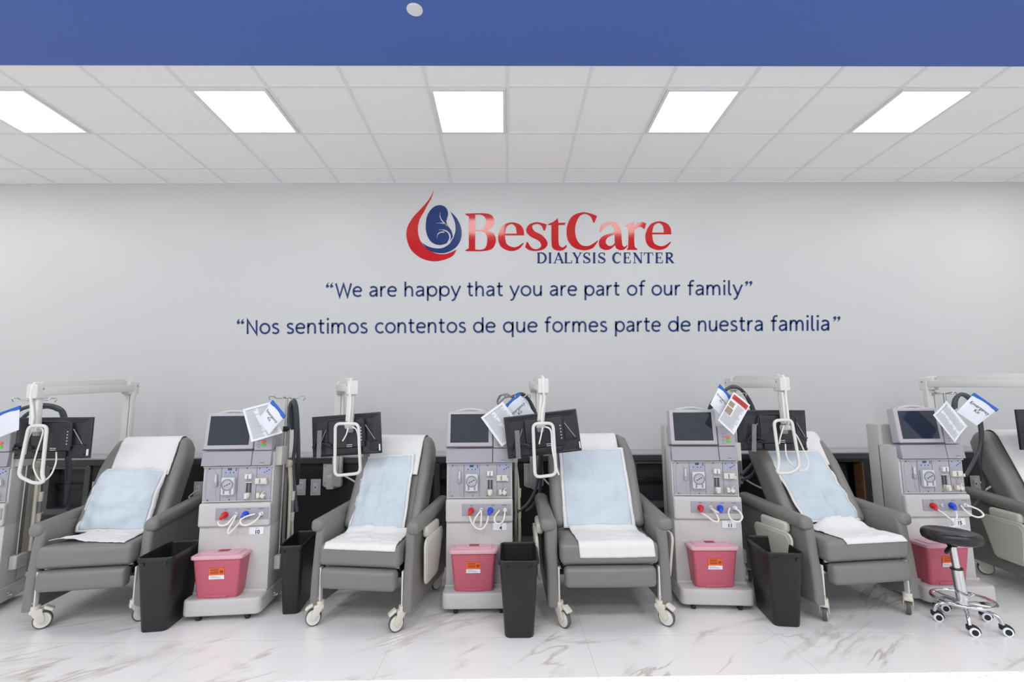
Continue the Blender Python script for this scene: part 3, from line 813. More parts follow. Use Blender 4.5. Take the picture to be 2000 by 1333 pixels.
    for x in (-0.12, -0.06, 0.0): b.box((x, -0.345, 0.372), (0.035, 0.02, 0.03), M['frame'], 0.004)
    b.build('seat_frame', t)
    return t

CH = [  # x, y, rotation (deg), width scale, trays left out, caster turn (deg), label
    (-2.885, 3.66, 9, 0.87, ('L', 'R'), 118, 'grey vinyl recliner leftmost in the row with a puffed blue pad'),
    (-0.922, 3.60, -9, 0.86, ('L',), -63, 'grey vinyl recliner with white side tray right of machine 10'),
    (0.675, 3.60, 0, 1.0, (), 36, 'grey vinyl recliner facing straight on in the middle of the row'),
    (2.375, 3.62, 7, 0.95, ('R',), 136, 'grey vinyl recliner with pale side tray right of machine 11'),
    (4.30, 3.66, -10, 0.98, ('R',), 50, 'grey vinyl recliner cut off by the right edge of the photo')]
proto = make_chair()
chairs = []
for i, (x, y, rz, sx, sk, ct, lb) in enumerate(CH):
    o = copy_tree(proto, None, sk)
    o.location = (x, y, 0); o.rotation_euler = (0, 0, R(rz)); o.scale = (sx, 1, 1)
    tag(o, lb, 'recliner chair', 'grey recliners along the black wall')
    for n, c in enumerate(kids(o, 'caster')):
        c.rotation_euler = (0, 0, R(ct + (14 if n % 2 else 0) + (0 if i == 3 else 6*n)))
    chairs.append(o)
def kill(o):
    for c in list(o.children): kill(c)
    bpy.data.objects.remove(o)
kill(proto)

# pads: surfaces laid over the backrest and the seat, in chair coordinates
from mathutils import noise
def nz(x, y, s, f=1.0): return noise.noise(Vector((x*f, y*f, s)))
def sheet(fn, nu, nv, mats, border, name, root, seed, lump=0.006, freq=9):
    b = MB(); V = []
    for j in range(nv+1):
        for i in range(nu+1):
            u, v = i/nu, j/nv
            V.append(fn(u, v, nz(u*1.2, v*1.4, seed, 4)*lump + nz(u, v, seed+5, freq)*lump*0.35))
    def q(i, j): return j*(nu+1)+i
    for k, m in enumerate(mats):
        F = []
        for j in range(nv):
            for i in range(nu):
                u, v = (i+.5)/nu, (j+.5)/nv
                inner = border <= u <= 1-border and border*0.6 <= v <= 1-border*0.6
                if len(mats) == 1 or (k == 0) == (not inner): F.append([q(i, j), q(i+1, j), q(i+1, j+1), q(i, j+1)])
        if F:
            idx = sorted({a for f in F for a in f}); mp = {a: n for n, a in enumerate(idx)}
            b.add([V[a] for a in idx], [[mp[a] for a in f] for f in F], m)
    o = b.build(name, None, sharp=70, solid=0.003)
    o.location = root.location; o.rotation_euler = root.rotation_euler; o.scale = root.scale
    return o
def surf_back(x, h, off):
    """a point lying on the backrest, over its top and down behind when h > 0.80"""
    bow = 0.012*(1-(x/0.335)**2)
    if h <= 0.75: return backpt(x, 0.006+bow+off, h)
    r = 0.072; s_ = h-0.75; a = min(s_/r, PI)
    if s_ <= PI*r: return BACK_O + BROT @ Vector((x, 0.082-(r+0.016+off)*math.cos(a), 0.748+(r+0.008)*math.sin(a)))
    return BACK_O + BROT @ Vector((x, 0.082+r+0.014, 0.748-(s_-PI*r)))
def surf_seat(x, y, off):
    z = 0.536+0.012*(1-(x/0.33)**2)*(1-((y+0.1)/0.3)**2)
    if y < -0.385: return Vector((x, -0.404-off*0.5, z-0.012+(y+0.385)))
    return Vector((x, y, z+0.004+abs(off)))
HEAD = ['white paper sheet draped over the top of the leftmost recliner', 'white paper sheet over the top of the recliner right of machine 10',
        'white paper sheet over the top of the middle recliner', 'white paper sheet over the top of the recliner right of machine 11',
        'white paper sheet over the recliner cut off at right edge']
BLUE = ['puffy pale blue pad leaning on the leftmost recliner back', 'pale blue pad on the back of the recliner right of machine 10',
        'pale blue pad lying flat on the back of the middle recliner', 'creased pale blue pad on the recliner right of machine 11',
        'pale blue pad on the recliner cut off at right edge']
LAP = ['white pad with a raised corner on the leftmost recliner seat', 'white pad hanging at the seat front of recliner right of machine 10',
       'white pad hanging over the seat front of the middle recliner', 'white pad on the seat of the recliner right of machine 11']
for i, ch in enumerate(chairs):
    # head sheet: from the face of the backrest up over its top
    xs = [(-0.25, 0.24, 0.46), (-0.30, 0.24, 0.46), (-0.24, 0.22, 0.52), (-0.30, 0.28, 0.50), (-0.20, 0.33, 0.2)][i]
    def fh(u, v, w, xs=xs): return surf_back(xs[0]+(xs[1]-xs[0])*u, xs[2]+(1.05-xs[2])*v, 0.004+abs(w)*0.6)
    tag(sheet(fh, 34, 46, [M['pad_white']], 0, 'paper_sheet', ch, i*3.1, 0.008), HEAD[i], 'paper sheet', 'white sheets over the chair tops')
    # blue pad
    pb = [(-0.325, 0.225, -0.315, 0.235, 0.03, 0.51), (-0.30, 0.19, -0.28, 0.22, 0.03, 0.61), (-0.26, 0.26, -0.265, 0.265, 0.04, 0.66), (-0.30, 0.20, -0.20, 0.30, 0.06, 0.62), (0.0, 0.33, 0.02, 0.33, 0.06, 0.50)][i]
    bul = [0.085, 0.02, 0.012, 0.012, 0.012][i]
    def fb(u, v, w, pb=pb, bul=bul, i=i):
        x = (pb[2]+(pb[3]-pb[2])*u)*(1-v) + (pb[0]+(pb[1]-pb[0])*u)*v
        h = pb[4]+(pb[5]-pb[4])*v + 0.012*(2*u-1)*(1 if i in (1,) else -1 if i == 0 else 0)
        off = 0.016 + bul*(math.sin(PI*min(1, max(0, u)))*math.sin(PI*min(1, max(0, v))))**0.6 + w*1.6
        ripple = (0.010 if i in (0, 1) else 0.007)*math.sin(24*v+5*math.sin(3*u+i)+i+3*nz(u*2, v*2, i))*math.sin(PI*u)*max(0, 1-0.9*v)
        if i == 3: ripple = 0.012*math.sin(15*u+3*v+2*nz(u*2, v*2, 4))*(1-v)*math.sin(PI*u)
        for c in (0.34, 0.67): ripple += 0.0045*math.exp(-((v-c)/0.011)**2)
        ripple += 0.0045*math.exp(-((u-0.5)/0.014)**2) + 0.010*nz(u*2.2, v*2.2, 31+i, 2.5)*(1-v)
        return surf_back(x, h, max(0.012, off+ripple))
    tag(sheet(fb, 44, 64, [M['pad_white'], M['pad_blue']], 0.055, 'underpad', ch, 11+i*2.3, 0.012), BLUE[i], 'underpad', 'pale blue pads on the chair backs')
    if i == 4: continue
    ps = [(-0.30, 0.26, -0.20, 0.24, -0.33, 0.02), (-0.28, 0.30, -0.25, 0.26, -0.402, 0.02), (-0.20, 0.30, -0.235, 0.25, -0.46, 0.02), (-0.18, 0.30, -0.26, 0.16, -0.398, 0.02)][i]
    def fs_(u, v, w, ps=ps, i=i):
        x = (ps[0]+(ps[1]-ps[0])*u)*(1-v) + (ps[2]+(ps[3]-ps[2])*u)*v
        y = ps[4]+(ps[5]-ps[4])*v
        off = abs(w)*1.1 + 0.003*math.exp(-((u-0.5)/0.015)**2) + 0.003*math.exp(-((v-0.45)/0.02)**2)
        if i == 0: off += 0.03*max(0, 1-((u-0.15)/0.3)**2)*max(0, 1-v*2.2)
        if i == 0: y -= 0.10*max(0, u-0.45)*(1-v)
        if i == 3: off += 0.075*math.exp(-((u-0.45)/0.28)**2-((v-0.62)/0.10)**2) + 0.05*math.exp(-((u-0.82)/0.16)**2-((v-0.60)/0.09)**2)
        if i == 3: off += max(0, 0.03*nz(u*3, v*3, 51, 2.2))*math.exp(-((v-0.65)/0.2)**2)
        if i == 1: off += 0.03*math.exp(-((v-0.72)/0.08)**2)
        if i in (0, 2): off += 0.02*math.exp(-((v-0.80)/0.07)**2)
        return surf_seat(x, y, off)
    tag(sheet(fs_, 40, 44, [M['pad_white']], 0, 'seat_pad', ch, 23+i*1.7, 0.012), LAP[i], 'seat pad', 'white pads on the chair seats')

# ---------------------------------------------------------------- dialysis machines
def rr2(x0, x1, y0, y1, r, n=4):
    P = []
    for (cx, cy, a) in ((x1-r, y1-r, 0), (x0+r, y1-r, 90), (x0+r, y0+r, 180), (x1-r, y0+r, 270)):
        for k in range(n+1): P.append((cx+r*math.cos(R(a+90*k/n)), cy+r*math.sin(R(a+90*k/n))))
    return P
HX = 0.245
def make_machine():
    t = thing('dialysis_machine', (0, 0, 0))
    xyz = lambda u, v, d: (u, v, d)
    b = MB(); b.prism(rr2(-HX-0.01, HX+0.01, -0.135, 0.33, 0.04), xyz, 0.04, 0.148, M['cab'], 0.014, 3)
    b.box((0, 0.01, 0.155), (2*HX+0.005, 0.06, 0.02), M['cab'], 0.006); b.build('base', t)
    for sx in (-1, 1):
        for y in (-0.09, 0.27):
            b = MB(); X = Matrix.Translation((sx*0.16, y, 0.022)) @ Matrix.Rotation(R(90), 4, 'Y')
            b.lathe([(0, -0.014), (0.018, -0.014), (0.022, -0.009), (0.022, 0.009), (0.018, 0.014), (0, 0.014)], M['black'], 18, X)
            b.box((sx*0.16, y, 0.037), (0.02, 0.03, 0.012), M['black']); b.build('caster', t)
    b = MB(); b.box((HX+0.03, 0.10, 0.085), (0.035, 0.05, 0.012), M['silver'], 0.004, rot=Matrix.Rotation(R(-18), 3, 'Y'))
    b.box((HX+0.01, 0.10, 0.095), (0.03, 0.03, 0.012), M['silver'], 0.003); b.build('brake_pedal', t)
    # cabinet: tall rear column with the stepped front in front of it
    b = MB()
    b.rcube((0, 0.235, 0.715), (2*HX, 0.15, 1.14), 0.02, M['cab2'], n=3)
    b.box((0, 0.10, 0.37), (2*HX, 0.20, 0.46), M['cab'], 0.012)
    b.box((0, 0.105, 0.855), (2*HX, 0.19, 0.53), M['cab'], 0.008)
    b.build('cabinet', t)
    b = MB(); b.rcube((0, 0.0, 0.68), (2*HX+0.004, 0.05, 0.165), 0.016, M['cab'], n=3)
    b.build('lower_front', t)
    # connector strip
    c = MB(); c.box((0.055, -0.027, 0.688), (0.36, 0.006, 0.082), M['lilac'], 0.001)
    for (x, w) in ((-0.055, 0.022), (0.025, 0.008), (0.1, 0.028), (0.185, 0.036)): c.box((x, -0.0305, 0.720), (w, 0.001, 0.003), M['dark'])
    c.box((0.185, -0.0305, 0.664), (0.03, 0.001, 0.003), M['dark'])
    c = c.build('connector_strip', t)
    for nm, x, m in (('red_connector', -0.058, 'red'), ('blue_connector', 0.083, 'bluec')):
        b = MB(); X = Matrix.Translation((x, -0.03, 0.685)) @ Matrix.Rotation(R(90), 4, 'X')
        b.lathe([(0.0215, 0), (0.0215, 0.014), (0.018, 0.022), (0.012, 0.03), (0.0, 0.032)], M[m], 20, X)
        b.tube([(x, -0.055, 0.683), (x-0.008, -0.066, 0.672), (x-0.012, -0.068, 0.658)], [0.013, 0.012, 0.009], M[m], 10, smooth=0)
        b.build(nm, c)
    b = MB()
    for x, r in ((0.017, 0.016), (0.19, 0.015)):
        X = Matrix.Translation((x, -0.03, 0.685)) @ Matrix.Rotation(R(90), 4, 'X')
        b.lathe([(r, 0), (r, 0.006), (r*0.72, 0.008), (r*0.72, 0.004), (0, 0.004)], M['silver'] if x < 0.1 else M['white'], 20, X)
    X = Matrix.Translation((0.19, -0.034, 0.685)) @ Matrix.Rotation(R(90), 4, 'X'); b.lathe([(0.009, 0), (0.009, 0.02), (0, 0.022)], M['white'], 14, X)
    X = Matrix.Translation((0.15, -0.03, 0.685)) @ Matrix.Rotation(R(90), 4, 'X'); b.lathe([(0.005, 0), (0.005, 0.008), (0, 0.009)], M['midgrey'], 12, X)
    b.build('port', c)
    # module panel with blood pump, clamps and display
    mp = MB(); mp.box((0, 0.006, 0.893), (2*HX-0.026, 0.012, 0.243), M['lilac_lt'], 0.001)
    mp.box((0, 0.003, 0.772), (2*HX-0.02, 0.02, 0.006), M['cab'], 0.001); mp.box((0, 0.003, 1.016), (2*HX-0.01, 0.02, 0.008), M['cab'], 0.001)
    for x in (-0.115, 0.0, 0.13): mp.box((x, -0.0005, 0.893), (0.0016, 0.002, 0.238), M['dark'])
    mp.box((-0.058, -0.001, 0.985), (0.098, 0.002, 0.05), M['lilac_bl']); mp.box((0.178, -0.001, 0.985), (0.088, 0.002, 0.05), M['lilac_bl'])
    for x in (-0.2, -0.05, 0.06, 0.2):
        for z in (0.783, 1.004): mp.cyl((x, -0.0005, z), (x, -0.003, z), 0.004, M['dark'], seg=10)
    for (x, z) in ((-0.085, 0.975), (-0.03, 0.975), (-0.055, 0.975), (0.15, 1.0), (0.2, 0.98), (0.185, 0.972), (-0.015, 0.99), (-0.015, 1.0), (0.215, 0.99)): mp.cyl((x, -0.002, z), (x, -0.0035, z), 0.0042, M['dark'], seg=10)
    # printed tubing guides
    for pts in ([(-0.215, 0.79), (-0.215, 0.97), (-0.195, 1.0), (-0.165, 0.995), (-0.152, 0.965)], [(-0.148, 0.865), (-0.146, 0.81), (-0.135, 0.785)], [(0.155, 0.955), (0.16, 0.985), (0.18, 1.005), (0.205, 1.002)], [(0.16, 0.885), (0.175, 0.86), (0.19, 0.885)], [(0.175, 0.862), (0.175, 0.825)]):
        mp.ribbon(cat(pts, False, 5), 0.0016, M['midgrey'], lambda u, v: Vector((u, -0.0012, v)))
    mp = mp.build('module_panel', t)
    b = MB(); b.box((-0.058, -0.002, 0.999), (0.028, 0.004, 0.014), M['green_d']); b.build('green_display', mp)
    b = MB(); b.rcube((-0.056, -0.016, 0.882), (0.092, 0.032, 0.125), 0.008, M['clear'], n=2)
    X = Matrix.Translation((-0.056, -0.032, 0.892)) @ Matrix.Rotation(R(90), 4, 'X')
    b.lathe([(0.042, -0.004), (0.042, 0.003), (0.035, 0.004), (0.034, -0.002)], M['midgrey'], 32, X)
    for s in (-1, 1): b.box((-0.056+s*0.022, -0.031, 0.848), (0.012, 0.006, 0.045), M['midgrey'], 0.002)
    b.box((-0.056, -0.032, 0.826), (0.05, 0.008, 0.006), M['clear'], 0.001)
    b.build('blood_pump', mp)
    b = MB(); b.lathe([(0.0335, -0.002), (0.033, 0.002), (0.0, 0.0025)], M['bezel'], 30, X)
    for s in (-1, 0, 1): b.lathe([(0.004, 0.002), (0.004, 0.005), (0, 0.005)], M['dark'], 10, X @ Matrix.Translation((s*0.017, s*0.009, 0)))
    b.box((-0.056, -0.0345, 0.892), (0.04, 0.0012, 0.0025), M['dark'], rot=Matrix.Rotation(R(-28), 3, 'Y'))
    b.build('pump_rotor', mp)
    b = MB(); b.rcube((-0.147, -0.008, 0.895), (0.024, 0.018, 0.035), 0.004, M['lilac'], n=2); b.cyl((-0.147, -0.01, 0.91), (-0.147, -0.01, 0.965), 0.008, M['clear'], seg=12); b.build('chamber_holder', mp)
    b = MB(); b.rcube((0.08, -0.014, 0.947), (0.046, 0.028, 0.036), 0.005, M['white'], n=2); b.box((0.08, -0.03, 0.945), (0.006, 0.006, 0.03), M['midgrey'], 0.001)
    b.build('upper_clamp', mp)
    b = MB()
    for dx in (-0.011, 0.011): b.box((0.08+dx, -0.003, 0.862), (0.013, 0.006, 0.085), M['dark'], 0.001)
    b.box((0.08, -0.008, 0.903), (0.05, 0.012, 0.005), M['cream'], 0.001); b.build('slide_rail', mp)
    b = MB(); b.rcube((0.08, -0.02, 0.815), (0.034, 0.036, 0.034), 0.005, M['cream'], n=2); b.rcube((0.078, -0.036, 0.806), (0.022, 0.022, 0.03), 0.004, M['cream'], n=2); b.build('lower_clamp', mp)
    b = MB(); b.rcube((0.168, -0.013, 0.913), (0.078, 0.026, 0.042), 0.004, M['cream'], n=2); b.rcube((0.208, -0.02, 0.902), (0.014, 0.03, 0.022), 0.003, M['cream'], n=2)
    b.box((0.163, -0.027, 0.913), (0.01, 0.002, 0.03), M['midgrey']); b.build('air_detector', mp)
    b = MB(); b.rcube((0.155, -0.016, 0.812), (0.022, 0.03, 0.036), 0.004, M['cream'], n=2)
    b.rcube((0.185, -0.016, 0.808), (0.03, 0.03, 0.028), 0.004, M['cream'], n=2, rot=Matrix.Rotation(R(35), 3, 'Y'))
    b.box((0.188, -0.02, 0.832), (0.03, 0.008, 0.005), M['cream'], 0.001, rot=Matrix.Rotation(R(-38), 3, 'Y')); b.build('line_clamp', mp)
    # drawer row
    b = MB(); b.prism([(-0.035, 1.028), (-0.02, 1.128), (0.02, 1.128), (0.02, 1.028)], lambda u, v, d: (d, u, v), -HX, 0.098, M['lilac'], 0.004); b.build('upper_panel', t)
    b = MB(); b.prism([(-0.035, 1.028), (-0.02, 1.128), (0.02, 1.128), (0.02, 1.028)], lambda u, v, d: (d, u, v), 0.102, HX-0.01, M['lilac'], 0.004)
    b.box((0.175, -0.036, 1.036), (0.028, 0.004, 0.014), M['bezel'], 0.001); b.box((0.175, -0.037, 1.044), (0.026, 0.004, 0.003), M['dark']); b.build('pull_panel', t)
    # screen unit
    RT = Matrix.Rotation(R(-7), 3, 'X')
    mo = MB(); c = Vector((-0.072, 0.03, 1.27))
    mo.rcube(c, (0.345, 0.075, 0.268), 0.012, M['bezel'], n=2, rot=RT)
    mo.box(c+RT @ Vector((0, 0.0, -0.135)), (0.35, 0.075, 0.006), M['dark'], rot=RT)
    mo = mo.build('monitor', t)
    b = MB(); b.box(c+RT @ Vector((-0.002, -0.037, 0.004)), (0.285, 0.004, 0.212), M['screen'], rot=RT); b.build('screen', mo)
    b = MB()
    b.tube([c+RT @ Vector((dx, 0.0, z)) for dx, z in ((-0.11, 0.132), (-0.06, 0.144), (0.0, 0.15), (0.06, 0.144), (0.11, 0.132))], 0.011, M['cab'], 8); b.build('handle', mo)
    cp = MB(); cp.rcube((0.168, 0.025, 1.205), (0.126, 0.085, 0.145), 0.008, M['lilac_lt'], n=2)
    for z in (1.155, 1.175, 1.2, 1.225): cp.box((0.14, -0.018, z), (0.014, 0.002, 0.008), M['midgrey']); 
    cp = cp.build('control_panel', t)
    for nm, z, m in (('red_button', 1.196, 'redb'), ('green_button', 1.171, 'greenb')):
        b = MB(); b.lathe([(0.0165, 0), (0.015, 0.005), (0, 0.007)], M[m], 20, Matrix.Translation((0.175, -0.017, z)) @ Matrix.Rotation(R(90), 4, 'X') @ Matrix.Scale(0.72, 4, (0, 1, 0))); b.build(nm, cp)
    # pole with hooks, bracket and side hose ports
    b = MB()
    b.cyl((0.272, 0.12, 0.30), (0.272, 0.12, 1.52), 0.0095, M['satin'], seg=14); b.cyl((0.262, 0.165, 0.3), (0.262, 0.165, 1.1), 0.008, M['steel'], seg=12)
    p = b.build('drip_pole', t)
    b = MB()
    b.tube([(0.155, 0.10, 1.50), (0.15, 0.09, 1.525), (0.18, 0.10, 1.53), (0.2, 0.11, 1.515), (0.272, 0.12, 1.518), (0.345, 0.13, 1.515), (0.365, 0.14, 1.53), (0.395, 0.15, 1.525), (0.39, 0.14, 1.5)], 0.004, M['satin'], 6)
    b.tube([(0.272, 0.04, 1.505), (0.272, 0.05, 1.525), (0.272, 0.12, 1.515), (0.272, 0.19, 1.525), (0.272, 0.2, 1.505)], 0.004, M['satin'], 6); b.build('hooks', p)
    b = MB(); b.cyl((0.272, 0.12, 1.26), (0.272, 0.12, 1.30), 0.017, M['black'], seg=14); b.cyl((0.272, 0.12, 1.28), (0.30, 0.10, 1.28), 0.011, M['black'], seg=12); b.build('knob', p)
    b = MB(); b.box((0.262, 0.09, 1.085), (0.05, 0.11, 0.135), M['cab2'], 0.004); b.build('pole_bracket', t)
    b = MB(); b.rcube((0.272, 0.14, 0.31), (0.05, 0.13, 0.10), 0.012, M['cab2'], n=2); b.build('pole_socket', t)
    b = MB(); X = Matrix.Translation((HX, 0.24, 0.98)) @ Matrix.Rotation(R(90), 4, 'Y')
    b.lathe([(0.05, 0), (0.05, 0.008), (0.044, 0.01), (0, 0.01)], M['midgrey'], 24, X); b.rcube((HX+0.02, 0.235, 1.005), (0.05, 0.07, 0.06), 0.018, M['hose_cream'], n=2)
    b.tube([(HX+0.03, 0.225, 0.98), (HX+0.045, 0.22, 0.85), (HX+0.05, 0.215, 0.7), (HX+0.055, 0.21, 0.5), (HX+0.05, 0.22, 0.36)], 0.012, M['hose_cream'], 8)
    b.tube([(HX+0.03, 0.255, 0.98), (HX+0.04, 0.26, 0.85), (HX+0.05, 0.265, 0.66), (HX+0.06, 0.27, 0.45), (HX+0.045, 0.27, 0.32)], 0.012, M['hose_cream'], 8)
    for z in (0.72, 0.56): b.cyl((HX+0.05, 0.265, z), (HX+0.052, 0.265, z+0.07), 0.021, M['cream'], seg=12)
    b.cyl((HX+0.051, 0.265, 0.63), (HX+0.051, 0.265, 0.72), 0.017, M['midgrey'], seg=12); b.build('side_hoses', t)
    return t

MC = [  # x, y (front face), rotation, number, tube loops
    (-3.915, 3.50, 17, '1', 'dialysis machine numbered 1 cut off by the left edge of the photo'),
    (-1.965, 3.50, 5, '10', 'lilac and white dialysis machine numbered 10 with sheet over its screen corner'),
    (-0.208, 3.553, 0, '4', 'lilac and white dialysis machine numbered 4 left of the middle recliner'),
    (1.487, 3.565, -5, '11', 'lilac and white dialysis machine numbered 11 right of the middle recliner'),
    (3.215, 3.565, 0, '15', 'lilac and white dialysis machine numbered 15 behind the round stool')]
LOOPS = {
    '1': [[(-0.07, .66), (-0.09, .62), (-0.05, .60), (0.0, .63), (0.017, .685)], [(0.15, .685), (0.12, .65), (0.16, .63), (0.19, .68)]],
    '10': [[(-0.07, .658), (-0.085, .64), (-0.06, .622), (-0.02, .628), (0.0, .655), (0.014, .682)], [(0.071, .658), (0.045, .62), (0.01, .575), (-0.005, .57), (-0.004, .60), (0.012, .64), (0.02, .68)], [(0.15, .685), (0.1, .675), (0.07, .655), (0.085, .625), (0.125, .62), (0.165, .645), (0.19, .682)]],
    '4': [[(-0.07, .658), (-0.055, .615), (-0.02, .575), (0.025, .567), (0.055, .60), (0.071, .658)], [(0.017, .685), (0.018, .63), (0.012, .585), (-0.01, .567)], [(0.013, .685), (-0.025, .64), (-0.035, .60), (-0.01, .567)], [(0.15, .685), (0.115, .645), (0.12, .61), (0.15, .60), (0.18, .625), (0.19, .682)]],
    '11': [[(-0.07, .66), (-0.03, .635), (0.02, .60), (0.05, .605), (0.045, .645), (0.018, .682)], [(0.017, .685), (0.045, .665), (0.07, .66)], [(0.15, .685), (0.13, .65), (0.145, .61), (0.19, .60), (0.22, .63), (0.21, .665), (0.19, .682)]],
    '15': [[(-0.03, .66), (0.0, .62), (0.03, .585), (0.04, .55), (0.03, .50)], [(0.1, .66), (0.07, .62), (0.05, .57), (0.05, .5)], [(0.15, .685), (0.17, .635), (0.22, .61), (0.265, .625), (0.25, .66), (0.2, .685)], [(-0.02, .48), (0.0, .53), (0.05, .55), (0.1, .53), (0.13, .49)]],
}
HOSES = {   # dark hoses of each machine: pixel columns, rows and depths
    '1': [[(50, 905, 4.02), (15, 880, 4.02), (8, 835, 4.02), (35, 803, 4.02), (80, 791, 4.02), (115, 797, 4.02), (128, 816, 4.05), (134, 870, 4.07), (136, 930, 4.09), (128, 985, 4.12)],
          [(30, 870, 4.02), (33, 840, 4.02), (50, 812, 4.02), (85, 796, 4.04), (110, 800, 4.07), (122, 815, 4.09), (131, 900, 4.12), (131, 960, 4.12), (134, 1000, 4.15)]],
    '10': [[(565, 838, 3.75), (564, 805, 3.75), (570, 785, 3.75), (576, 800, 3.75), (577, 860, 3.78), (572, 910, 3.8), (575, 950, 3.8), (580, 1000, 3.8)],
           [(571, 840, 3.8), (571, 800, 3.8), (574, 782, 3.8), (580, 800, 3.85), (583, 860, 3.9), (583, 910, 4.0), (581, 946, 4.2)],
           [(568, 838, 3.78), (568, 800, 3.78), (573, 783, 3.78), (578, 790, 3.78), (581, 830, 3.8), (582, 900, 3.85), (581, 945, 4.1)]],
    '4': [[(1004, 775, 3.72), (1020, 770, 3.75), (1035, 785, 3.85), (1045, 815, 3.95), (1055, 850, 4.05), (1054, 900, 4.1), (1048, 950, 4.08), (1030, 985, 3.9), (1005, 1003, 3.7)],
          [(1000, 776, 3.75), (1022, 772, 3.8), (1041, 795, 3.95), (1055, 840, 4.1), (1058, 900, 4.15), (1055, 955, 4.15), (1043, 985, 4.12), (1027, 1000, 4.1)]],
    '11': [[(1385, 800, 3.85), (1392, 785, 3.8), (1410, 768, 3.75), (1428, 757, 3.72), (1448, 762, 3.8), (1465, 790, 3.9), (1475, 830, 3.98), (1477, 880, 4.02), (1470, 905, 4.0), (1448, 928, 3.85)],
           [(1388, 798, 3.88), (1396, 782, 3.85), (1413, 766, 3.8), (1432, 755, 3.78), (1452, 766, 3.88), (1470, 795, 3.98), (1482, 840, 4.05), (1485, 890, 4.08), (1472, 925, 4.0), (1450, 938, 3.9)]],
    '15': [[(1862, 800, 3.72), (1864, 782, 3.72), (1874, 772, 3.72), (1888, 776, 3.75), (1905, 800, 3.85), (1915, 840, 3.9), (1913, 875, 3.92), (1900, 905, 3.9), (1886, 930, 3.8)],
           [(1866, 798, 3.75), (1868, 780, 3.75), (1878, 770, 3.75), (1895, 778, 3.8), (1912, 810, 3.9), (1918, 850, 3.95), (1912, 890, 3.98), (1921, 935, 4.0), (1917, 970, 3.95), (1900, 992, 3.85), (1887, 998, 3.75)]],
}
pm = make_machine(); machines = {}
for (x, y, rz, num, lb) in MC:
    o = copy_tree(pm); o.location = (x, y, 0); o.rotation_euler = (0, 0, R(rz))
    tag(o, lb, 'dialysis machine', 'dialysis machines between the chairs'); machines[num] = o
    for lp in LOOPS[num]:
        n = len(lp); b = MB()
        b.tube([(u, -0.036-0.05*math.sin(PI*i/(n-1)), v) for i, (u, v) in enumerate(lp)], 0.0062, M['tube'], 8)
        b.build('clear_tube', o)
    for h in HOSES[num]:
        b = MB(); b.tube([at(*q) for q in h], 0.0135 if num != '1' else 0.015, M['hose'], 8); b.build('dark_hose', o, True)
    if num == '4':
        b = MB()
        b.tube([at(*q) for q in ((1000, 778, 3.72), (990, 770, 3.72), (976, 775, 3.72), (972, 790, 3.72), (985, 778, 3.71), (998, 774, 3.7), (978, 772, 3.7), (970, 785, 3.7))], 0.006, M['midgrey'], 6); b.build('coiled_line', o, True)
    b = MB(); b.box((0.15, -0.003, 0.562), (0.10, 0.003, 0.052), M['card'])
    b.box((0.155, -0.005, 0.579), (0.026, 0.001, 0.003), M['ink_grey'])
    text_mesh(b, num, 0.036, M['ink'], lambda u, v: Vector((0.157+u, -0.0052, 0.541+v)), bold=0.0012)
    b.build('number_label', o)
    if num in ('1', '15'):
        for c in kids(o, 'monitor'):
            for s in kids(c, 'screen'): s.material_slots[0].link = 'OBJECT'; s.material_slots[0].material = M['screen2']
kill(pm)

# ---------------------------------------------------------------- papers and kit bags hung on the machine poles
def lerp2(c, u, v): return (c[0]*(1-u)+c[1]*u)*(1-v) + (c[3]*(1-u)+c[2]*u)*v
def paper(px, Y, label, style, tilt=0.0):
    """corners: top-left, top-right, bottom-right, bottom-left of the printed face"""
    P = [at(q[0], q[1], Y+(q[2] if len(q) > 2 else 0)) for q in px]
    cen = sum(P, Vector())/4
    t = thing('instruction_sheet', cen, 0, label, 'instruction sheet', 'laminated sheets hung on the machines')
    nrm = (P[1]-P[0]).cross(P[3]-P[0]).normalized()
    if nrm.y > 0: nrm = -nrm
    b = MB(); n = 8; vs = []
    for side in (0, 1):
        for j in range(n+1):
            for i in range(n+1):
                w = lerp2(P, i/n, j/n); bend = 0.006*math.sin(PI*i/n)*math.cos(PI*j/n)
                vs.append(w+nrm*(bend+0.0015*(1-side)))
    fs = []; m_ = (n+1)**2
    for j in range(n):
        for i in range(n):
            a = j*(n+1)+i; fs += [[a, a+1, a+n+2, a+n+1], [m_+a, m_+a+n+1, m_+a+n+2, m_+a+1]]
    b.add(vs, fs, M['paper']); b.build('sheet', t, True)
    b = MB()
    def ink(u, v):
        return lerp2(P, u, v)+nrm*(0.0024+0.006*math.sin(PI*u)*math.cos(PI*v))
    def bar(u0, u1, v, h, m): 
        k = 6
        b.add([ink(u0+(u1-u0)*i/k, vv) for vv in (v, v+h) for i in range(k+1)], [[i, i+1, k+2+i, k+1+i] for i in range(k)], m)
    rnd = random.Random(hash(style) % 97 if False else len(label))
    if style == 'red':
        bar(0.06, 0.94, 0.05, 0.15, M['header'])
        bar(0.2, 0.8, 0.085, 0.018, M['ink']); bar(0.12, 0.9, 0.135, 0.018, M['ink'])
        bar(0.06, 0.34, 0.27, 0.15, M['photo']); bar(0.06, 0.40, 0.45, 0.2, M['photo'])
        v = 0.25
        while v < 0.93:
            bar(0.46 if v < 0.66 else 0.06, 0.94-0.2*rnd.random(), v, 0.012, M['ink_grey']); v += 0.028
    else:
        v = 0.07; k = 0
        while v < 0.93:
            if k % 7 == 0: bar(0.08, 0.9, v, 0.010, M['ink'] if k == 0 else M['midgrey'])
            else:
                bar(0.08, 0.46-0.1*rnd.random(), v, 0.010, M['ink_grey']); bar(0.52, 0.92-0.12*rnd.random(), v, 0.010, M['ink_grey'])
            v += 0.026; k += 1
    b.build('print', t, True)
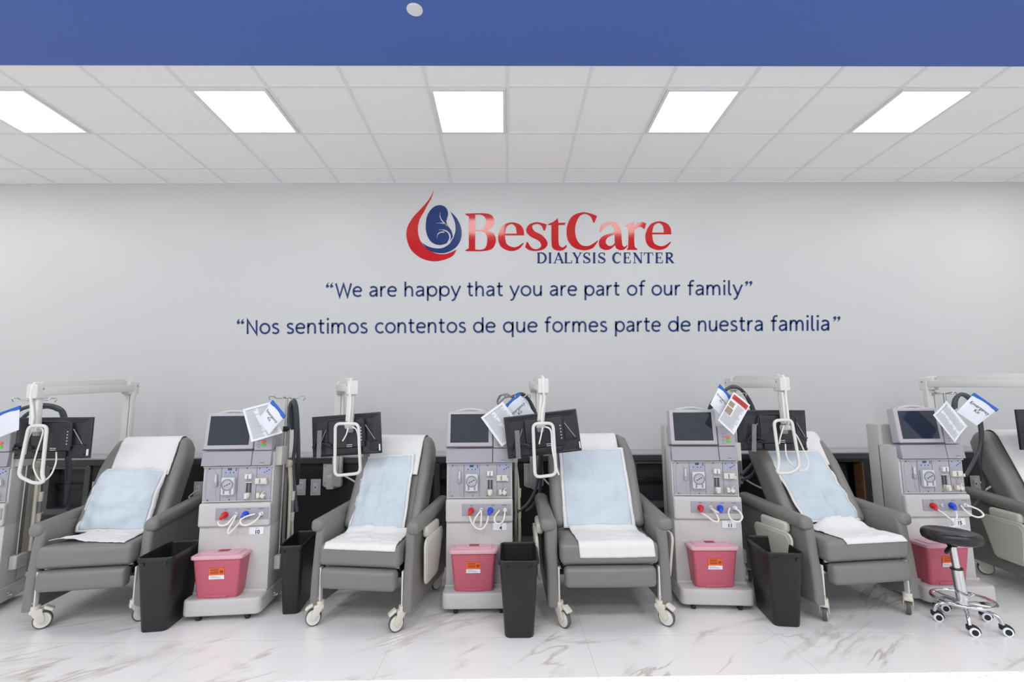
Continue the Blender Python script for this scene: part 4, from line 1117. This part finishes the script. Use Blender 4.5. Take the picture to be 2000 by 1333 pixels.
paper([(474, 800), (528, 786), (552, 846), (491, 864)], 3.40, 'tilted printed sheet over the screen corner of machine 10', 'plain')
paper([(939, 816), (982, 785, 0.03), (1023, 840, 0.03), (980, 873)], 3.485, 'shiny printed sheet hanging beside the screen of machine 4', 'plain')
paper([(1433, 766), (1465, 792), (1433, 850), (1402, 821)], 3.41, 'sheet with red header and small photos hanging on machine 11', 'red')
paper([(1822, 811), (1848, 783), (1889, 833), (1865, 865)], 3.43, 'crumpled printed sheet hanging beside the screen of machine 15', 'plain')

def kit_bag(px, Y, label, written=True, flip=False):
    """corners: zip start, zip end, bottom under zip end, bottom under zip start"""
    P = [at(q[0], q[1], Y+(q[2] if len(q) > 2 else 0)) for q in px]
    cen = sum(P, Vector())/4
    t = thing('zip_bag', cen, 0, label, 'zip bag', 'emergency kit bags hung on the machines')
    nrm = (P[1]-P[0]).cross(P[3]-P[0]).normalized()
    if nrm.y > 0: nrm = -nrm
    b = MB(); n = 10; vs = []
    def puff(u, v): return 0.014*(max(0, math.sin(PI*u))*max(0, math.sin(PI*min(1, v*0.98+0.02))))**0.5
    for side in (1, -1):
        for j in range(n+1):
            for i in range(n+1): vs.append(lerp2(P, i/n, j/n)+nrm*side*(0.001+puff(i/n, j/n)))
    fs = []; m_ = (n+1)**2
    for j in range(n):
        for i in range(n):
            a = j*(n+1)+i; fs += [[a, a+1, a+n+2, a+n+1], [m_+a, m_+a+n+1, m_+a+n+2, m_+a+1]]
    b.add(vs, fs, M['bagp']); b.build('bag', t, True)
    b = MB(); e = (P[1]-P[0]).normalized(); d = (P[3]-P[0]).normalized()
    b.slab(P[0]-e*0.004+nrm*0.006-d*0.014, P[1]+e*0.004+nrm*0.006-d*0.014, P[1]+e*0.004+nrm*0.006+d*0.012, P[0]-e*0.004+nrm*0.006+d*0.012, -nrm*0.012, M['zipblue']); b.build('blue_zip', t, True)
    if written:
        b = MB(); L = (P[1]-P[0]).length; H = (P[3]-P[0]).length
        def f(u, v):
            uu = 0.5+u/L; vv = 0.42-v/H
            return lerp2(P, uu, vv)+nrm*(0.0035+puff(min(1, max(0, uu)), min(1, max(0, vv))))
        text_mesh(b, 'Emergency', 0.19*L, M['ink'], f)
        text_mesh(b, 'Kit', 0.19*L, M['ink'], lambda u, v: f(u, v-0.19*L))
        b.build('lettering', t, True)
kit_bag([(531, 786), (555, 815), (526, 849), (503, 821)], 3.35, 'small zip bag marked Emergency Kit hanging on machine 10')
kit_bag([(984, 799), (1015, 770), (1046, 811), (1014, 840)], 3.60, 'zip bag marked Emergency Kit hanging on machine 4 behind a television')
kit_bag([(1405, 755), (1425, 778), (1408, 813), (1387, 790)], 3.47, 'zip bag marked Emergency Kit behind red-headed sheet on machine 11')
kit_bag([(1901, 771), (1946, 802), (1908, 832), (1868, 805)], 3.50, 'zip bag marked Emergency Kit hanging on machine 15')
kit_bag([(-6, 813), (39, 797), (37, 840), (-4, 856)], 3.42, 'plain blue-topped zip bag hanging on machine 1', written=False)

# ---------------------------------------------------------------- sharps containers
def make_sharps():
    t = thing('sharps_container', (0, 0, 0))
    xyz = lambda u, v, d: (u, v, d)
    A = rr2(-0.135, 0.135, -0.065, 0.065, 0.02); B = rr2(-0.16, 0.16, -0.095, 0.095, 0.022)
    b = MB(); n = len(A); vs = []
    for z in (0.0, 0.01, 0.262, 0.27):
        k = z/0.27; g = 0.97 if z == 0 else 1.0
        vs += [((a[0]*(1-k)+c[0]*k)*g, (a[1]*(1-k)+c[1]*k)*g, z) for a, c in zip(A, B)]
    fs = [[r*n+i, r*n+(i+1) % n, (r+1)*n+(i+1) % n, (r+1)*n+i] for r in range(3) for i in range(n)]
    fs += [list(range(n))[::-1], [3*n+i for i in range(n)]]
    b.add(vs, fs, M['pink'])
    b.box((0.0, -0.066, 0.012), (0.14, 0.012, 0.02), M['pink'], 0.003)
    b.build('tub', t)
    b = MB(); b.prism(rr2(-0.172, 0.172, -0.108, 0.108, 0.025), xyz, 0.262, 0.286, M['pinklid'], 0.006, 2)
    b.prism(rr2(-0.13, 0.13, -0.07, 0.075, 0.02), xyz, 0.285, 0.292, M['pinklid'], 0.003, 1); b.build('lid', t)
    b = MB(); b.box((0.0, 0.005, 0.2925), (0.07, 0.045, 0.003), M['pinkdk']); b.build('drop_slot', t)
    b = MB()
    def fr(u, v): return Vector((u, -0.0662-0.030*(v/0.27)-0.0022, v))
    def rect(u0, u1, v0, v1, m, o=0): b.add([fr(u0, v0)-Vector((0, o, 0)), fr(u1, v0)-Vector((0, o, 0)), fr(u1, v1)-Vector((0, o, 0)), fr(u0, v1)-Vector((0, o, 0))], [[0, 1, 2, 3]], m)
    rect(-0.05, 0.05, 0.155, 0.203, M['orange']); rect(-0.05, 0.05, 0.128, 0.155, M['card'])
    for v in (0.194, 0.186, 0.176, 0.168): rect(-0.04, 0.014, v, v+0.003, M['ink'], 0.0006)
    for v, u in ((0.148, 0.0), (0.142, 0.02), (0.136, 0.03)): rect(-0.044, u, v, v+0.002, M['ink_grey'], 0.0006)
    # warning sign: three open rings round a centre
    for k in range(3):
        a = R(90+120*k); cx, cz = 0.032+0.0075*math.cos(a), 0.178+0.0075*math.sin(a)
        q = [(cx+0.0068*math.cos(a+R(35+29*i)), cz+0.0068*math.sin(a+R(35+29*i))) for i in range(11)]
        b.ribbon(q, [0.0008+0.0028*math.sin(PI*i/10) for i in range(11)], M['ink'], lambda u, v: fr(u, v)-Vector((0, 0.0007, 0)))
    q = arcp(0.032, 0.178, 0.008, 0.008, 0, 360, 18); b.ribbon(q, 0.0012, M['ink'], lambda u, v: fr(u, v)-Vector((0, 0.0008, 0)))
    b.build('warning_label', t)
    return t
ps = make_sharps()
for num, dx, dy, rz, lb in (('10', -0.045, -0.06, 0, 'pink sharps container on the base of machine 10'), ('4', -0.035, -0.055, 0, 'pink sharps container on the base of machine 4'),
                            ('11', -0.005, -0.05, 3, 'pink sharps container on the base of machine 11'), ('15', -0.06, -0.05, 2, 'pink sharps container on the base of machine 15 behind the stool')):
    mo = machines[num]; o = copy_tree(ps)
    w = Matrix.LocRotScale(mo.location, mo.rotation_euler, mo.scale) @ Vector((dx, dy+0.02, 0.1485))
    o.location = w; o.rotation_euler = (0, 0, mo.rotation_euler.z+R(rz))
    tag(o, lb, 'sharps container', 'pink sharps containers on the machine bases')
kill(ps)

# ---------------------------------------------------------------- wall arms with monitors
def flatbar(b, p0, p1, w, d, m, up=Vector((0, 1, 0)), bev=0.006):
    p0, p1 = Vector(p0), Vector(p1); z = (p1-p0).normalized(); x = up.cross(z).normalized(); y = z.cross(x)
    rot = Matrix((x, y, z)).transposed()
    b.box((p0+p1)/2, (w, d, (p1-p0).length), m, bev, rot=rot)
def arm(plate, foot, top, front, tip, loop, cables, label, hidden_plate=False):
    """points are world points: wall plate, foot and top of the mast, front end of the boom, lower end of the drop post"""
    t = thing('monitor_arm', (foot.x, PONY_Y, plate.z-0.14), 0, label, 'monitor arm', 'white monitor arms on the black wall')
    b = MB()
    def fp(u, v, d): return (plate.x+u, d, plate.z+v)
    P = [(-0.09, 0.11), (0.09, 0.11), (0.09, -0.085)]+[(0.09*math.cos(R(a)), -0.085-0.03*math.sin(R(a))) for a in (30, 60, 90, 120, 150)]+[(-0.09, -0.085)]
    b.prism(P, fp, PONY_Y-0.018, PONY_Y-0.001, M['arm'], 0.005, 2)
    for sx in (-1, 1):
        for sz in (0.085, -0.07): b.lathe([(0.009, 0), (0.009, 0.003), (0, 0.004)], M['silver'], 12, Matrix.Translation((plate.x+sx*0.07, PONY_Y-0.018, plate.z+sz)) @ Matrix.Rotation(R(90), 4, 'X'))
    b.build('wall_plate', t, True)
    b = MB(); z0 = plate.z-0.05
    b.rcube((plate.x+0.01, PONY_Y-0.06, z0), (0.07, 0.10, 0.12), 0.012, M['arm'], n=2)
    flatbar(b, (foot.x, foot.y, z0-0.03), (top.x, top.y, top.z-0.02), 0.085, 0.045, M['arm'], Vector((0, 1, 0)))
    b.box((foot.x+0.02, foot.y-0.024, (z0+top.z)/2), (0.004, 0.003, top.z-z0-0.1), M['midgrey'])
    b.build('mast', t, True)
    b = MB(); v = (front-top); v2 = Vector((v.x, v.y, 0)).normalized(); up_ = Vector((0, 0, 1))
    flatbar(b, top-Vector((0, 0, 0.05)), front-Vector((0, 0, 0.05)), 0.06, 0.085, M['arm'], up_.cross(v2))
    flatbar(b, top+v2*0.07-Vector((0, 0, 0.004)), front-v2*0.02-Vector((0, 0, 0.004)), 0.066, 0.018, M['arm'], up_.cross(v2))
    sid = v2.cross(up_)
    b.rcube(top-Vector((0, 0, 0.05)), (0.115, 0.075, 0.115), 0.008, M['arm'], n=2, rot=Matrix.Rotation(math.atan2(v2.y, v2.x), 3, 'Z'))
    b.rcube(front-Vector((0, 0, 0.05)), (0.10, 0.078, 0.105), 0.008, M['arm'], n=2, rot=Matrix.Rotation(math.atan2(v2.y, v2.x), 3, 'Z'))
    for c in (top-v2*0.03, top+v2*0.03, front): b.cyl(c-Vector((0, 0, 0.03))-sid*0.042, c-Vector((0, 0, 0.03))+sid*0.042, 0.007, M['midgrey'], seg=10)
    b.build('boom', t, True)
    b = MB()
    flatbar(b, front-Vector((0, 0, 0.09)), tip, 0.052, 0.04, M['arm'], Vector((0, 1, 0)), 0.008)
    e = (tip-front).normalized()
    flatbar(b, front-Vector((0.012, 0.026, 0.11)), tip+Vector((-0.012, -0.026, 0.01)), 0.022, 0.014, M['arm'], Vector((0, 1, 0)), 0.005)
    b.build('drop_post', t, True)
    b = MB()
    b.cyl(tip+Vector((-0.03, 0.0, -0.025)), tip+Vector((0.03, 0.0, -0.025)), 0.022, M['arm'], seg=16)
    b.rcube(tip+Vector((0, 0.03, -0.05)), (0.05, 0.06, 0.05), 0.01, M['midgrey'], n=2)
    b.box(tip+Vector((0, 0.062, -0.055)), (0.13, 0.008, 0.12), M['silver'], 0.002)
    b.build('tilt_head', t, True)
    b = MB(); L = [at(x, y, d) for (x, y, d) in loop]
    # rounded corners
    Q = []
    for i in range(len(L)):
        p, q, r_ = L[i-1], L[i], L[(i+1) % len(L)]; a = (p-q).normalized(); c = (r_-q).normalized(); rad = 0.038
        for k in range(5):
            s = k/4; Q.append(q + a*rad*(1-s)**2 + c*rad*s**2)
    b.tube(Q, 0.0115, M['arm'], 10, closed=True, smooth=0); b.build('grab_handle', t, True)
    b = MB()
    b.tube([top+Vector((0, -0.02, -0.0)), top+v2*0.06+Vector((0, 0, 0.012)), front-v2*0.06+Vector((0, 0, 0.012)), front+Vector((0, -0.035, 0.004)), front+Vector((0, -0.05, -0.08)), front+Vector((0.005, -0.038, -0.15)), tip+Vector((0.008, -0.035, 0.06)), tip+Vector((0.006, -0.035, 0.0))], 0.009, M['tube'], 8)
    for c in cables: b.tube([at(*q) for q in c[:-1]], c[-1], M['tube'], 8)
    b.build('cables', t, True)
    return t

def television(cx, cy, cz, rz, roll, label, pitch=0, tape=True, size=1.0):
    t = thing('television', (cx, cy, cz), rz, label, 'television', 'small televisions on the wall arms')
    t.rotation_euler = (R(pitch), R(roll), rz); t.scale = (size, size, size)
    W, H = 0.575, 0.325
    b = MB(); b.box((0, 0.012, 0), (W, 0.02, H), M['tv'], 0.004)
    # bulged back towards the room
    A = [(-W/2+0.006, -H/2+0.006), (W/2-0.006, -H/2+0.006), (W/2-0.006, H/2-0.006), (-W/2+0.006, H/2-0.006)]
    B = [(-W/2+0.05, -H/2+0.02), (W/2-0.05, -H/2+0.02), (W/2-0.05, H/2-0.045), (-W/2+0.05, H/2-0.045)]
    b.add([(x, 0.004, z) for x, z in A]+[(x, -0.022, z) for x, z in B], [[0, 1, 5, 4], [1, 2, 6, 5], [2, 3, 7, 6], [3, 0, 4, 7], [4, 5, 6, 7]], M['tv'])
    b.build('housing', t, sharp=25)
    b = MB(); b.box((0, 0.0225, 0.004), (W-0.03, 0.003, H-0.045), M['screen']); b.build('screen', t)
    b = MB(); b.rcube((0.02, -0.03, 0.012), (0.30, 0.03, 0.225), 0.012, M['tv'], n=2)
    b.tube([(-0.14, -0.04, -0.09), (-0.14, -0.042, 0.09), (-0.12, -0.042, 0.125), (0.0, -0.042, 0.128), (0.14, -0.042, 0.125), (0.17, -0.042, 0.10), (0.175, -0.04, -0.055), (0.27, -0.026, -0.06)], 0.006, M['tv'], 6, smooth=0)
    b.tube([(-0.145, -0.036, 0.06), (-0.20, -0.03, -0.05)], 0.004, M['midgrey'], 6, smooth=0); b.tube([(0.178, -0.034, 0.07), (0.25, -0.028, -0.05)], 0.004, M['midgrey'], 6, smooth=0)
    b.box((0.02, -0.03, -0.125), (0.24, 0.02, 0.045), M['tv2'], 0.004)
    b.build('back_cover', t)
    b = MB()
    for k in range(5): b.cyl((0.145, -0.045, 0.05-0.024*k), (0.145, -0.047, 0.05-0.024*k), 0.0055, M['silver'], seg=10)
    b.build('control_buttons', t); b = MB()
    for k in range(4): b.box((0.028+0.012*k, -0.0455, -0.078), (0.007, 0.003, 0.006), M['card'])
    b.box((0.028+0.018, -0.0455, -0.092), (0.045, 0.003, 0.006), M['silver']); b.build('sockets', t); b = MB()
    for sx in (-1, 1): b = MB(); b.cyl((sx*0.255, -0.012, -0.13), (sx*0.255, -0.02, -0.13), 0.008, M['black'], seg=12); b.build('screw_hole', t)
    b = MB()
    b.box((0.277, -0.006, -0.115), (0.008, 0.012, 0.05), M['card']); b.build('sticker', t)
    b = MB()
    for k in range(5):
        a = 0.006*k
        b.tube([(-0.27+a, -0.03-a, -0.075-a), (-0.22, -0.045-a*0.6, -0.06+a), (-0.14-a, -0.05, -0.055), (-0.10, -0.05-a*.4, -0.07-a*0.5), (-0.15, -0.05, -0.082), (-0.22, -0.045, -0.085-a*.4), (-0.265+a, -0.035, -0.085)], 0.0042, M['black'], 6)
    b.build('power_cord', t)
    if tape:
        b = MB(); b.box((-0.195, -0.062, -0.055), (0.036, 0.002, 0.215), M['tape'], rot=Matrix.Rotation(R(4), 3, 'Y')); b.build('tape', t)
    return t

TZ = 1.245
ARMS = []
def arm_px(plate_px, mast_px, my, front_px, fy, tip_px, loop, cables, label):
    pl = at(plate_px[0], plate_px[1], PONY_Y); tp = at(mast_px[0], mast_px[1], my); fr = at(front_px[0], front_px[1], fy); ti = at(tip_px[0], tip_px[1], fy-0.01)
    return arm(pl, Vector((tp.x, my, pl.z)), tp, fr, ti, loop, cables, label)
arm_px((235, 925), (256, 748), 4.31, (76, 752), 3.47, (70, 832), [(57, 832, 3.39), (92, 832, 3.39), (82, 930, 3.37), (88, 943, 3.35), (66, 945, 3.35), (36, 930, 3.36)],
       [[(66, 836, 3.41), (55, 858, 3.4), (49, 888, 3.4), 0.005], [(78, 836, 3.41), (84, 845, 3.4), (70, 890, 3.38), (66, 915, 3.37), (80, 940, 3.36), (98, 930, 3.38), (109, 905, 3.42), (110, 884, 3.49), 0.005]],
       'white monitor arm reaching sideways over the leftmost recliner')
arm_px((651, 929), (665, 748), 4.32, (688, 745), 3.55, (683, 826), [(655, 828, 3.47), (700, 828, 3.47), (704, 925, 3.47), (654, 930, 3.47)],
       [[(680, 836, 3.49), (676, 850, 3.48), (669, 862, 3.48), 0.005], [(688, 834, 3.49), (697, 842, 3.48), (701, 870, 3.46), (703, 920, 3.46), 0.005]],
       'white monitor arm over the recliner right of machine 10')
arm_px((1042, 929), (1042, 743), 4.32, (1060, 741), 3.36, (1056, 824), [(1041, 828, 3.28), (1080, 827, 3.28), (1086, 928, 3.28), (1045, 933, 3.28)],
       [[(1060, 834, 3.3), (1057, 850, 3.29), (1053, 868, 3.29), 0.005], [(1065, 834, 3.3), (1076, 842, 3.29), (1079, 880, 3.27), (1088, 918, 3.27), (1092, 928, 3.27), 0.006]],
       'white monitor arm over the middle recliner')
arm_px((1425, 925), (1428, 741), 4.32, (1525, 738), 3.56, (1533, 829), [(1511, 822, 3.47), (1546, 820, 3.47), (1562, 912, 3.43), (1548, 924, 3.41), (1516, 926, 3.41), (1522, 905, 3.43)],
       [[(1531, 832, 3.51), (1524, 855, 3.49), (1522, 868, 3.49), 0.005], [(1535, 830, 3.51), (1555, 850, 3.49), (1572, 885, 3.47), (1579, 905, 3.46), (1574, 918, 3.45), (1560, 920, 3.45), 0.005], [(1534, 868, 3.53), (1536, 890, 3.49), (1546, 908, 3.46), (1560, 918, 3.45), 0.005]],
       'white monitor arm reaching over the recliner right of machine 11')
arm_px((1820, 925), (1812, 740), 4.31, (2045, 737), 3.56, (2050, 828), [(2028, 828, 3.48), (2066, 828, 3.48), (2070, 925, 3.46), (2032, 925, 3.46)], [[(2046, 836, 3.50), (2040, 860, 3.48), (2038, 880, 3.48), 0.005]],
       'white monitor arm at the right edge above machine 15')
def tv_px(cx, cy, Y, rz, roll, label, **k):
    p = at(cx, cy, Y); television(p.x, p.y, p.z, R(rz), roll, label, **k)
tv_px(104, 856, 3.55, 2, 0, 'black television facing the wall beside the leftmost recliner', tape=False, size=0.935)
tv_px(676, 850, 3.62, -7, -4.0, 'black television with taped cord in front of the recliner right of machine 10', size=0.955)
tv_px(1059, 848, 3.42, -5, -6.5, 'black television tilted askew in front of the middle recliner', size=0.93)
tv_px(1509, 841, 3.62, 3, 0.6, 'black television with taped cord beside machine 11', size=0.955)
tv_px(2054, 839, 3.62, 4, 0, 'black television cut off by the right edge of the photo', tape=False, size=0.955)

# ---------------------------------------------------------------- waste bins
def make_bin():
    t = thing('waste_bin', (0, 0, 0))
    def ring(hx, hy, r, z): return [(u, v, z) for (u, v) in rr2(-hx, hx, -hy, hy, r, 5)]
    R_ = [ring(0.080, 0.155, 0.03, 0.004), ring(0.086, 0.161, 0.034, 0.0), ring(0.090, 0.165, 0.036, 0.012), ring(0.117, 0.203, 0.036, 0.445), ring(0.117, 0.203, 0.036, 0.462)]
    R_ = [R_[0], R_[1], R_[2], R_[3], R_[4]]
    I_ = [ring(0.113, 0.199, 0.033, 0.462), ring(0.086, 0.160, 0.03, 0.02)]
    b = MB(); n = len(R_[0]); vs = [p for r in R_ for p in r]
    fs = [[k*n+i, k*n+(i+1) % n, (k+1)*n+(i+1) % n, (k+1)*n+i] for k in range(4) for i in range(n)]+[list(range(n))[::-1]]
    b.add(vs, fs, M['bin'])
    vs = [p for r in I_ for p in r]
    b.add(vs, [[i, n+i, n+(i+1) % n, (i+1) % n] for i in range(n)]+[[n+i for i in range(n)]], M['binin'])
    b.build('tub', t)
    b = MB(); Q = [ring(0.117, 0.203, 0.036, 0.446), ring(0.126, 0.212, 0.042, 0.448), ring(0.127, 0.213, 0.042, 0.468), ring(0.124, 0.21, 0.042, 0.475), ring(0.116, 0.202, 0.036, 0.475), ring(0.113, 0.199, 0.033, 0.470), ring(0.113, 0.199, 0.033, 0.455)]
    vs = [p for r in Q for p in r]
    b.add(vs, [[k*n+i, k*n+(i+1) % n, (k+1)*n+(i+1) % n, (k+1)*n+i] for k in range(6) for i in range(n)], M['bin'])
    for sx in (-1, 1):
        b.box((sx*0.075, -0.206, 0.435), (0.02, 0.008, 0.02), M['bin'], 0.002)
    b.build('rim', t)
    return t
pb_ = make_bin()
for (x, y, rz, sx, lb) in ((-2.333, 3.40, 8, 0.9, 'black waste bin between leftmost recliner and machine 10'), (-1.555, 3.64, 8, 0.66, 'narrow black waste bin between machine 10 and the second recliner'),
                           (0.072, 3.26, -1, 1.03, 'black waste bin seen end-on left of the middle recliner'), (1.845, 3.36, -8, 0.94, 'black waste bin between machine 11 and the recliner to its right')):
    o = copy_tree(pb_); o.location = (x, y, 0); o.rotation_euler = (0, 0, R(rz)); o.scale = (sx, 1, 1)
    tag(o, lb, 'waste bin', 'black waste bins beside the chairs')
kill(pb_)

# ---------------------------------------------------------------- stool
st = thing('rolling_stool', (3.0, 3.21, 0), 0, 'round black rolling stool on a chrome base in front of machine 15', 'stool')
b = MB(); SX = Matrix.Translation((-0.03, 0, 0.52)) @ Matrix.Rotation(R(3), 4, 'Y') @ Matrix.Scale(1.3, 4, (0, 0, 1))
b.lathe([(0, 0), (0.135, 0.0), (0.153, 0.008), (0.16, 0.026), (0.157, 0.043), (0.146, 0.052), (0.138, 0.055), (0.132, 0.0535), (0.118, 0.0545), (0.112, 0.053), (0.098, 0.0535), (0.092, 0.052), (0.078, 0.0525), (0.072, 0.051), (0.056, 0.0515), (0.05, 0.05), (0.0, 0.053)], M['seatblk'], 56, SX); b.build('seat', st)
def cl(z): return Vector((-0.03*(z-0.14)/0.38, 0, z))
b = MB(); b.cyl(cl(0.30), cl(0.515), 0.021, M['chrome'], seg=24); b.cyl(cl(0.49), cl(0.525), 0.027, M['black'], seg=20); b.build('column', st)
b = MB(); b.cyl(cl(0.14), cl(0.345), 0.032, M['chrome'], seg=24); b.cyl(cl(0.343), cl(0.352), 0.034, M['black'], seg=24); b.cyl(cl(0.1), cl(0.15), 0.03, M['chrome'], seg=24); b.build('sleeve', st)
b = MB(); b.tube([(-0.04, -0.01, 0.515), (-0.09, -0.045, 0.495), (-0.15, -0.08, 0.472)], [0.006, 0.008, 0.008, 0.009, 0.011, 0.011, 0.012, 0.013, 0.013, 0.012, 0.008], M['black'], 8); b.build('height_lever', st)
b = MB(); b.tube([(0.158*math.cos(2*PI*k/32), 0.158*math.sin(2*PI*k/32), 0.155) for k in range(32)], 0.0105, M['chrome'], 10, closed=True, smooth=0)
for k in range(4):
    a = R(25+90*k); b.tube([(0.03*math.cos(a), 0.03*math.sin(a), 0.14), (0.153*math.cos(a), 0.153*math.sin(a), 0.154)], 0.008, M['chrome'], 8, smooth=0)
b.build('foot_ring', st)
SPOT = [(-0.155, 0.05), (0.02, 0.185), (0.165, 0.045), (-0.122, -0.158), (0.085, -0.16)]
for (x, y) in SPOT:
    a = math.atan2(y, x); r = math.hypot(x, y); u = Vector((math.cos(a), math.sin(a), 0))
    b = MB(); b.tube([u*0.02+Vector((0, 0, 0.115)), u*(r*0.55)+Vector((0, 0, 0.118)), u*(r*0.88)+Vector((0, 0, 0.105)), u*r+Vector((0, 0, 0.062))], 0.0115, M['chrome'], 10); b.build('leg', st)
    b = MB(); d = Vector((math.cos(R(-20)), math.sin(R(-20)), 0))
    X = Matrix.Translation((x+0.012, y, 0)) @ Matrix.Rotation(R(-18), 4, 'Z')
    b2 = MB(X)
    b2.rcube((-0.012, 0, 0.05), (0.03, 0.03, 0.034), 0.008, M['black'], n=2)
    b2.tube([(-0.02, 0, 0.058), (0.006, 0, 0.06), (0.028, 0, 0.047), (0.036, 0, 0.024)], 0.017, M['black'], 10, flat=0.5)
    c = b2.build('caster', st)
    b3 = MB(X)
    for s in (-1, 1):
        XX = Matrix.Translation((0.004, s*0.014, 0.027)) @ Matrix.Rotation(R(90), 4, 'X')
        b3.lathe([(0.0, -0.009), (0.018, -0.009), (0.019, -0.0085), (0.027, -0.008), (0.027, 0.008), (0.019, 0.0085), (0.018, 0.009), (0, 0.009)], M['card'], 28, XX)
        b3.lathe([(0.0, -0.0105), (0.017, -0.0105), (0.0175, 0.0105), (0, 0.0105)], M['black'], 24, XX)
    b3.build('wheel', c)

# ---------------------------------------------------------------- counter in front of the camera
ct = thing('reception_counter', (0.3, 0.46, 0), 0, 'white speckled counter edge along the bottom of the photo', 'counter')
b = MB(); b.box((0, 0, 1.06), (5.0, 0.42, 0.04), M['quartz'], 0.004); b.build('worktop', ct)
b = MB(); b.box((0, -0.03, 0.52), (4.9, 0.30, 1.04), M['side']); b.build('body', ct)
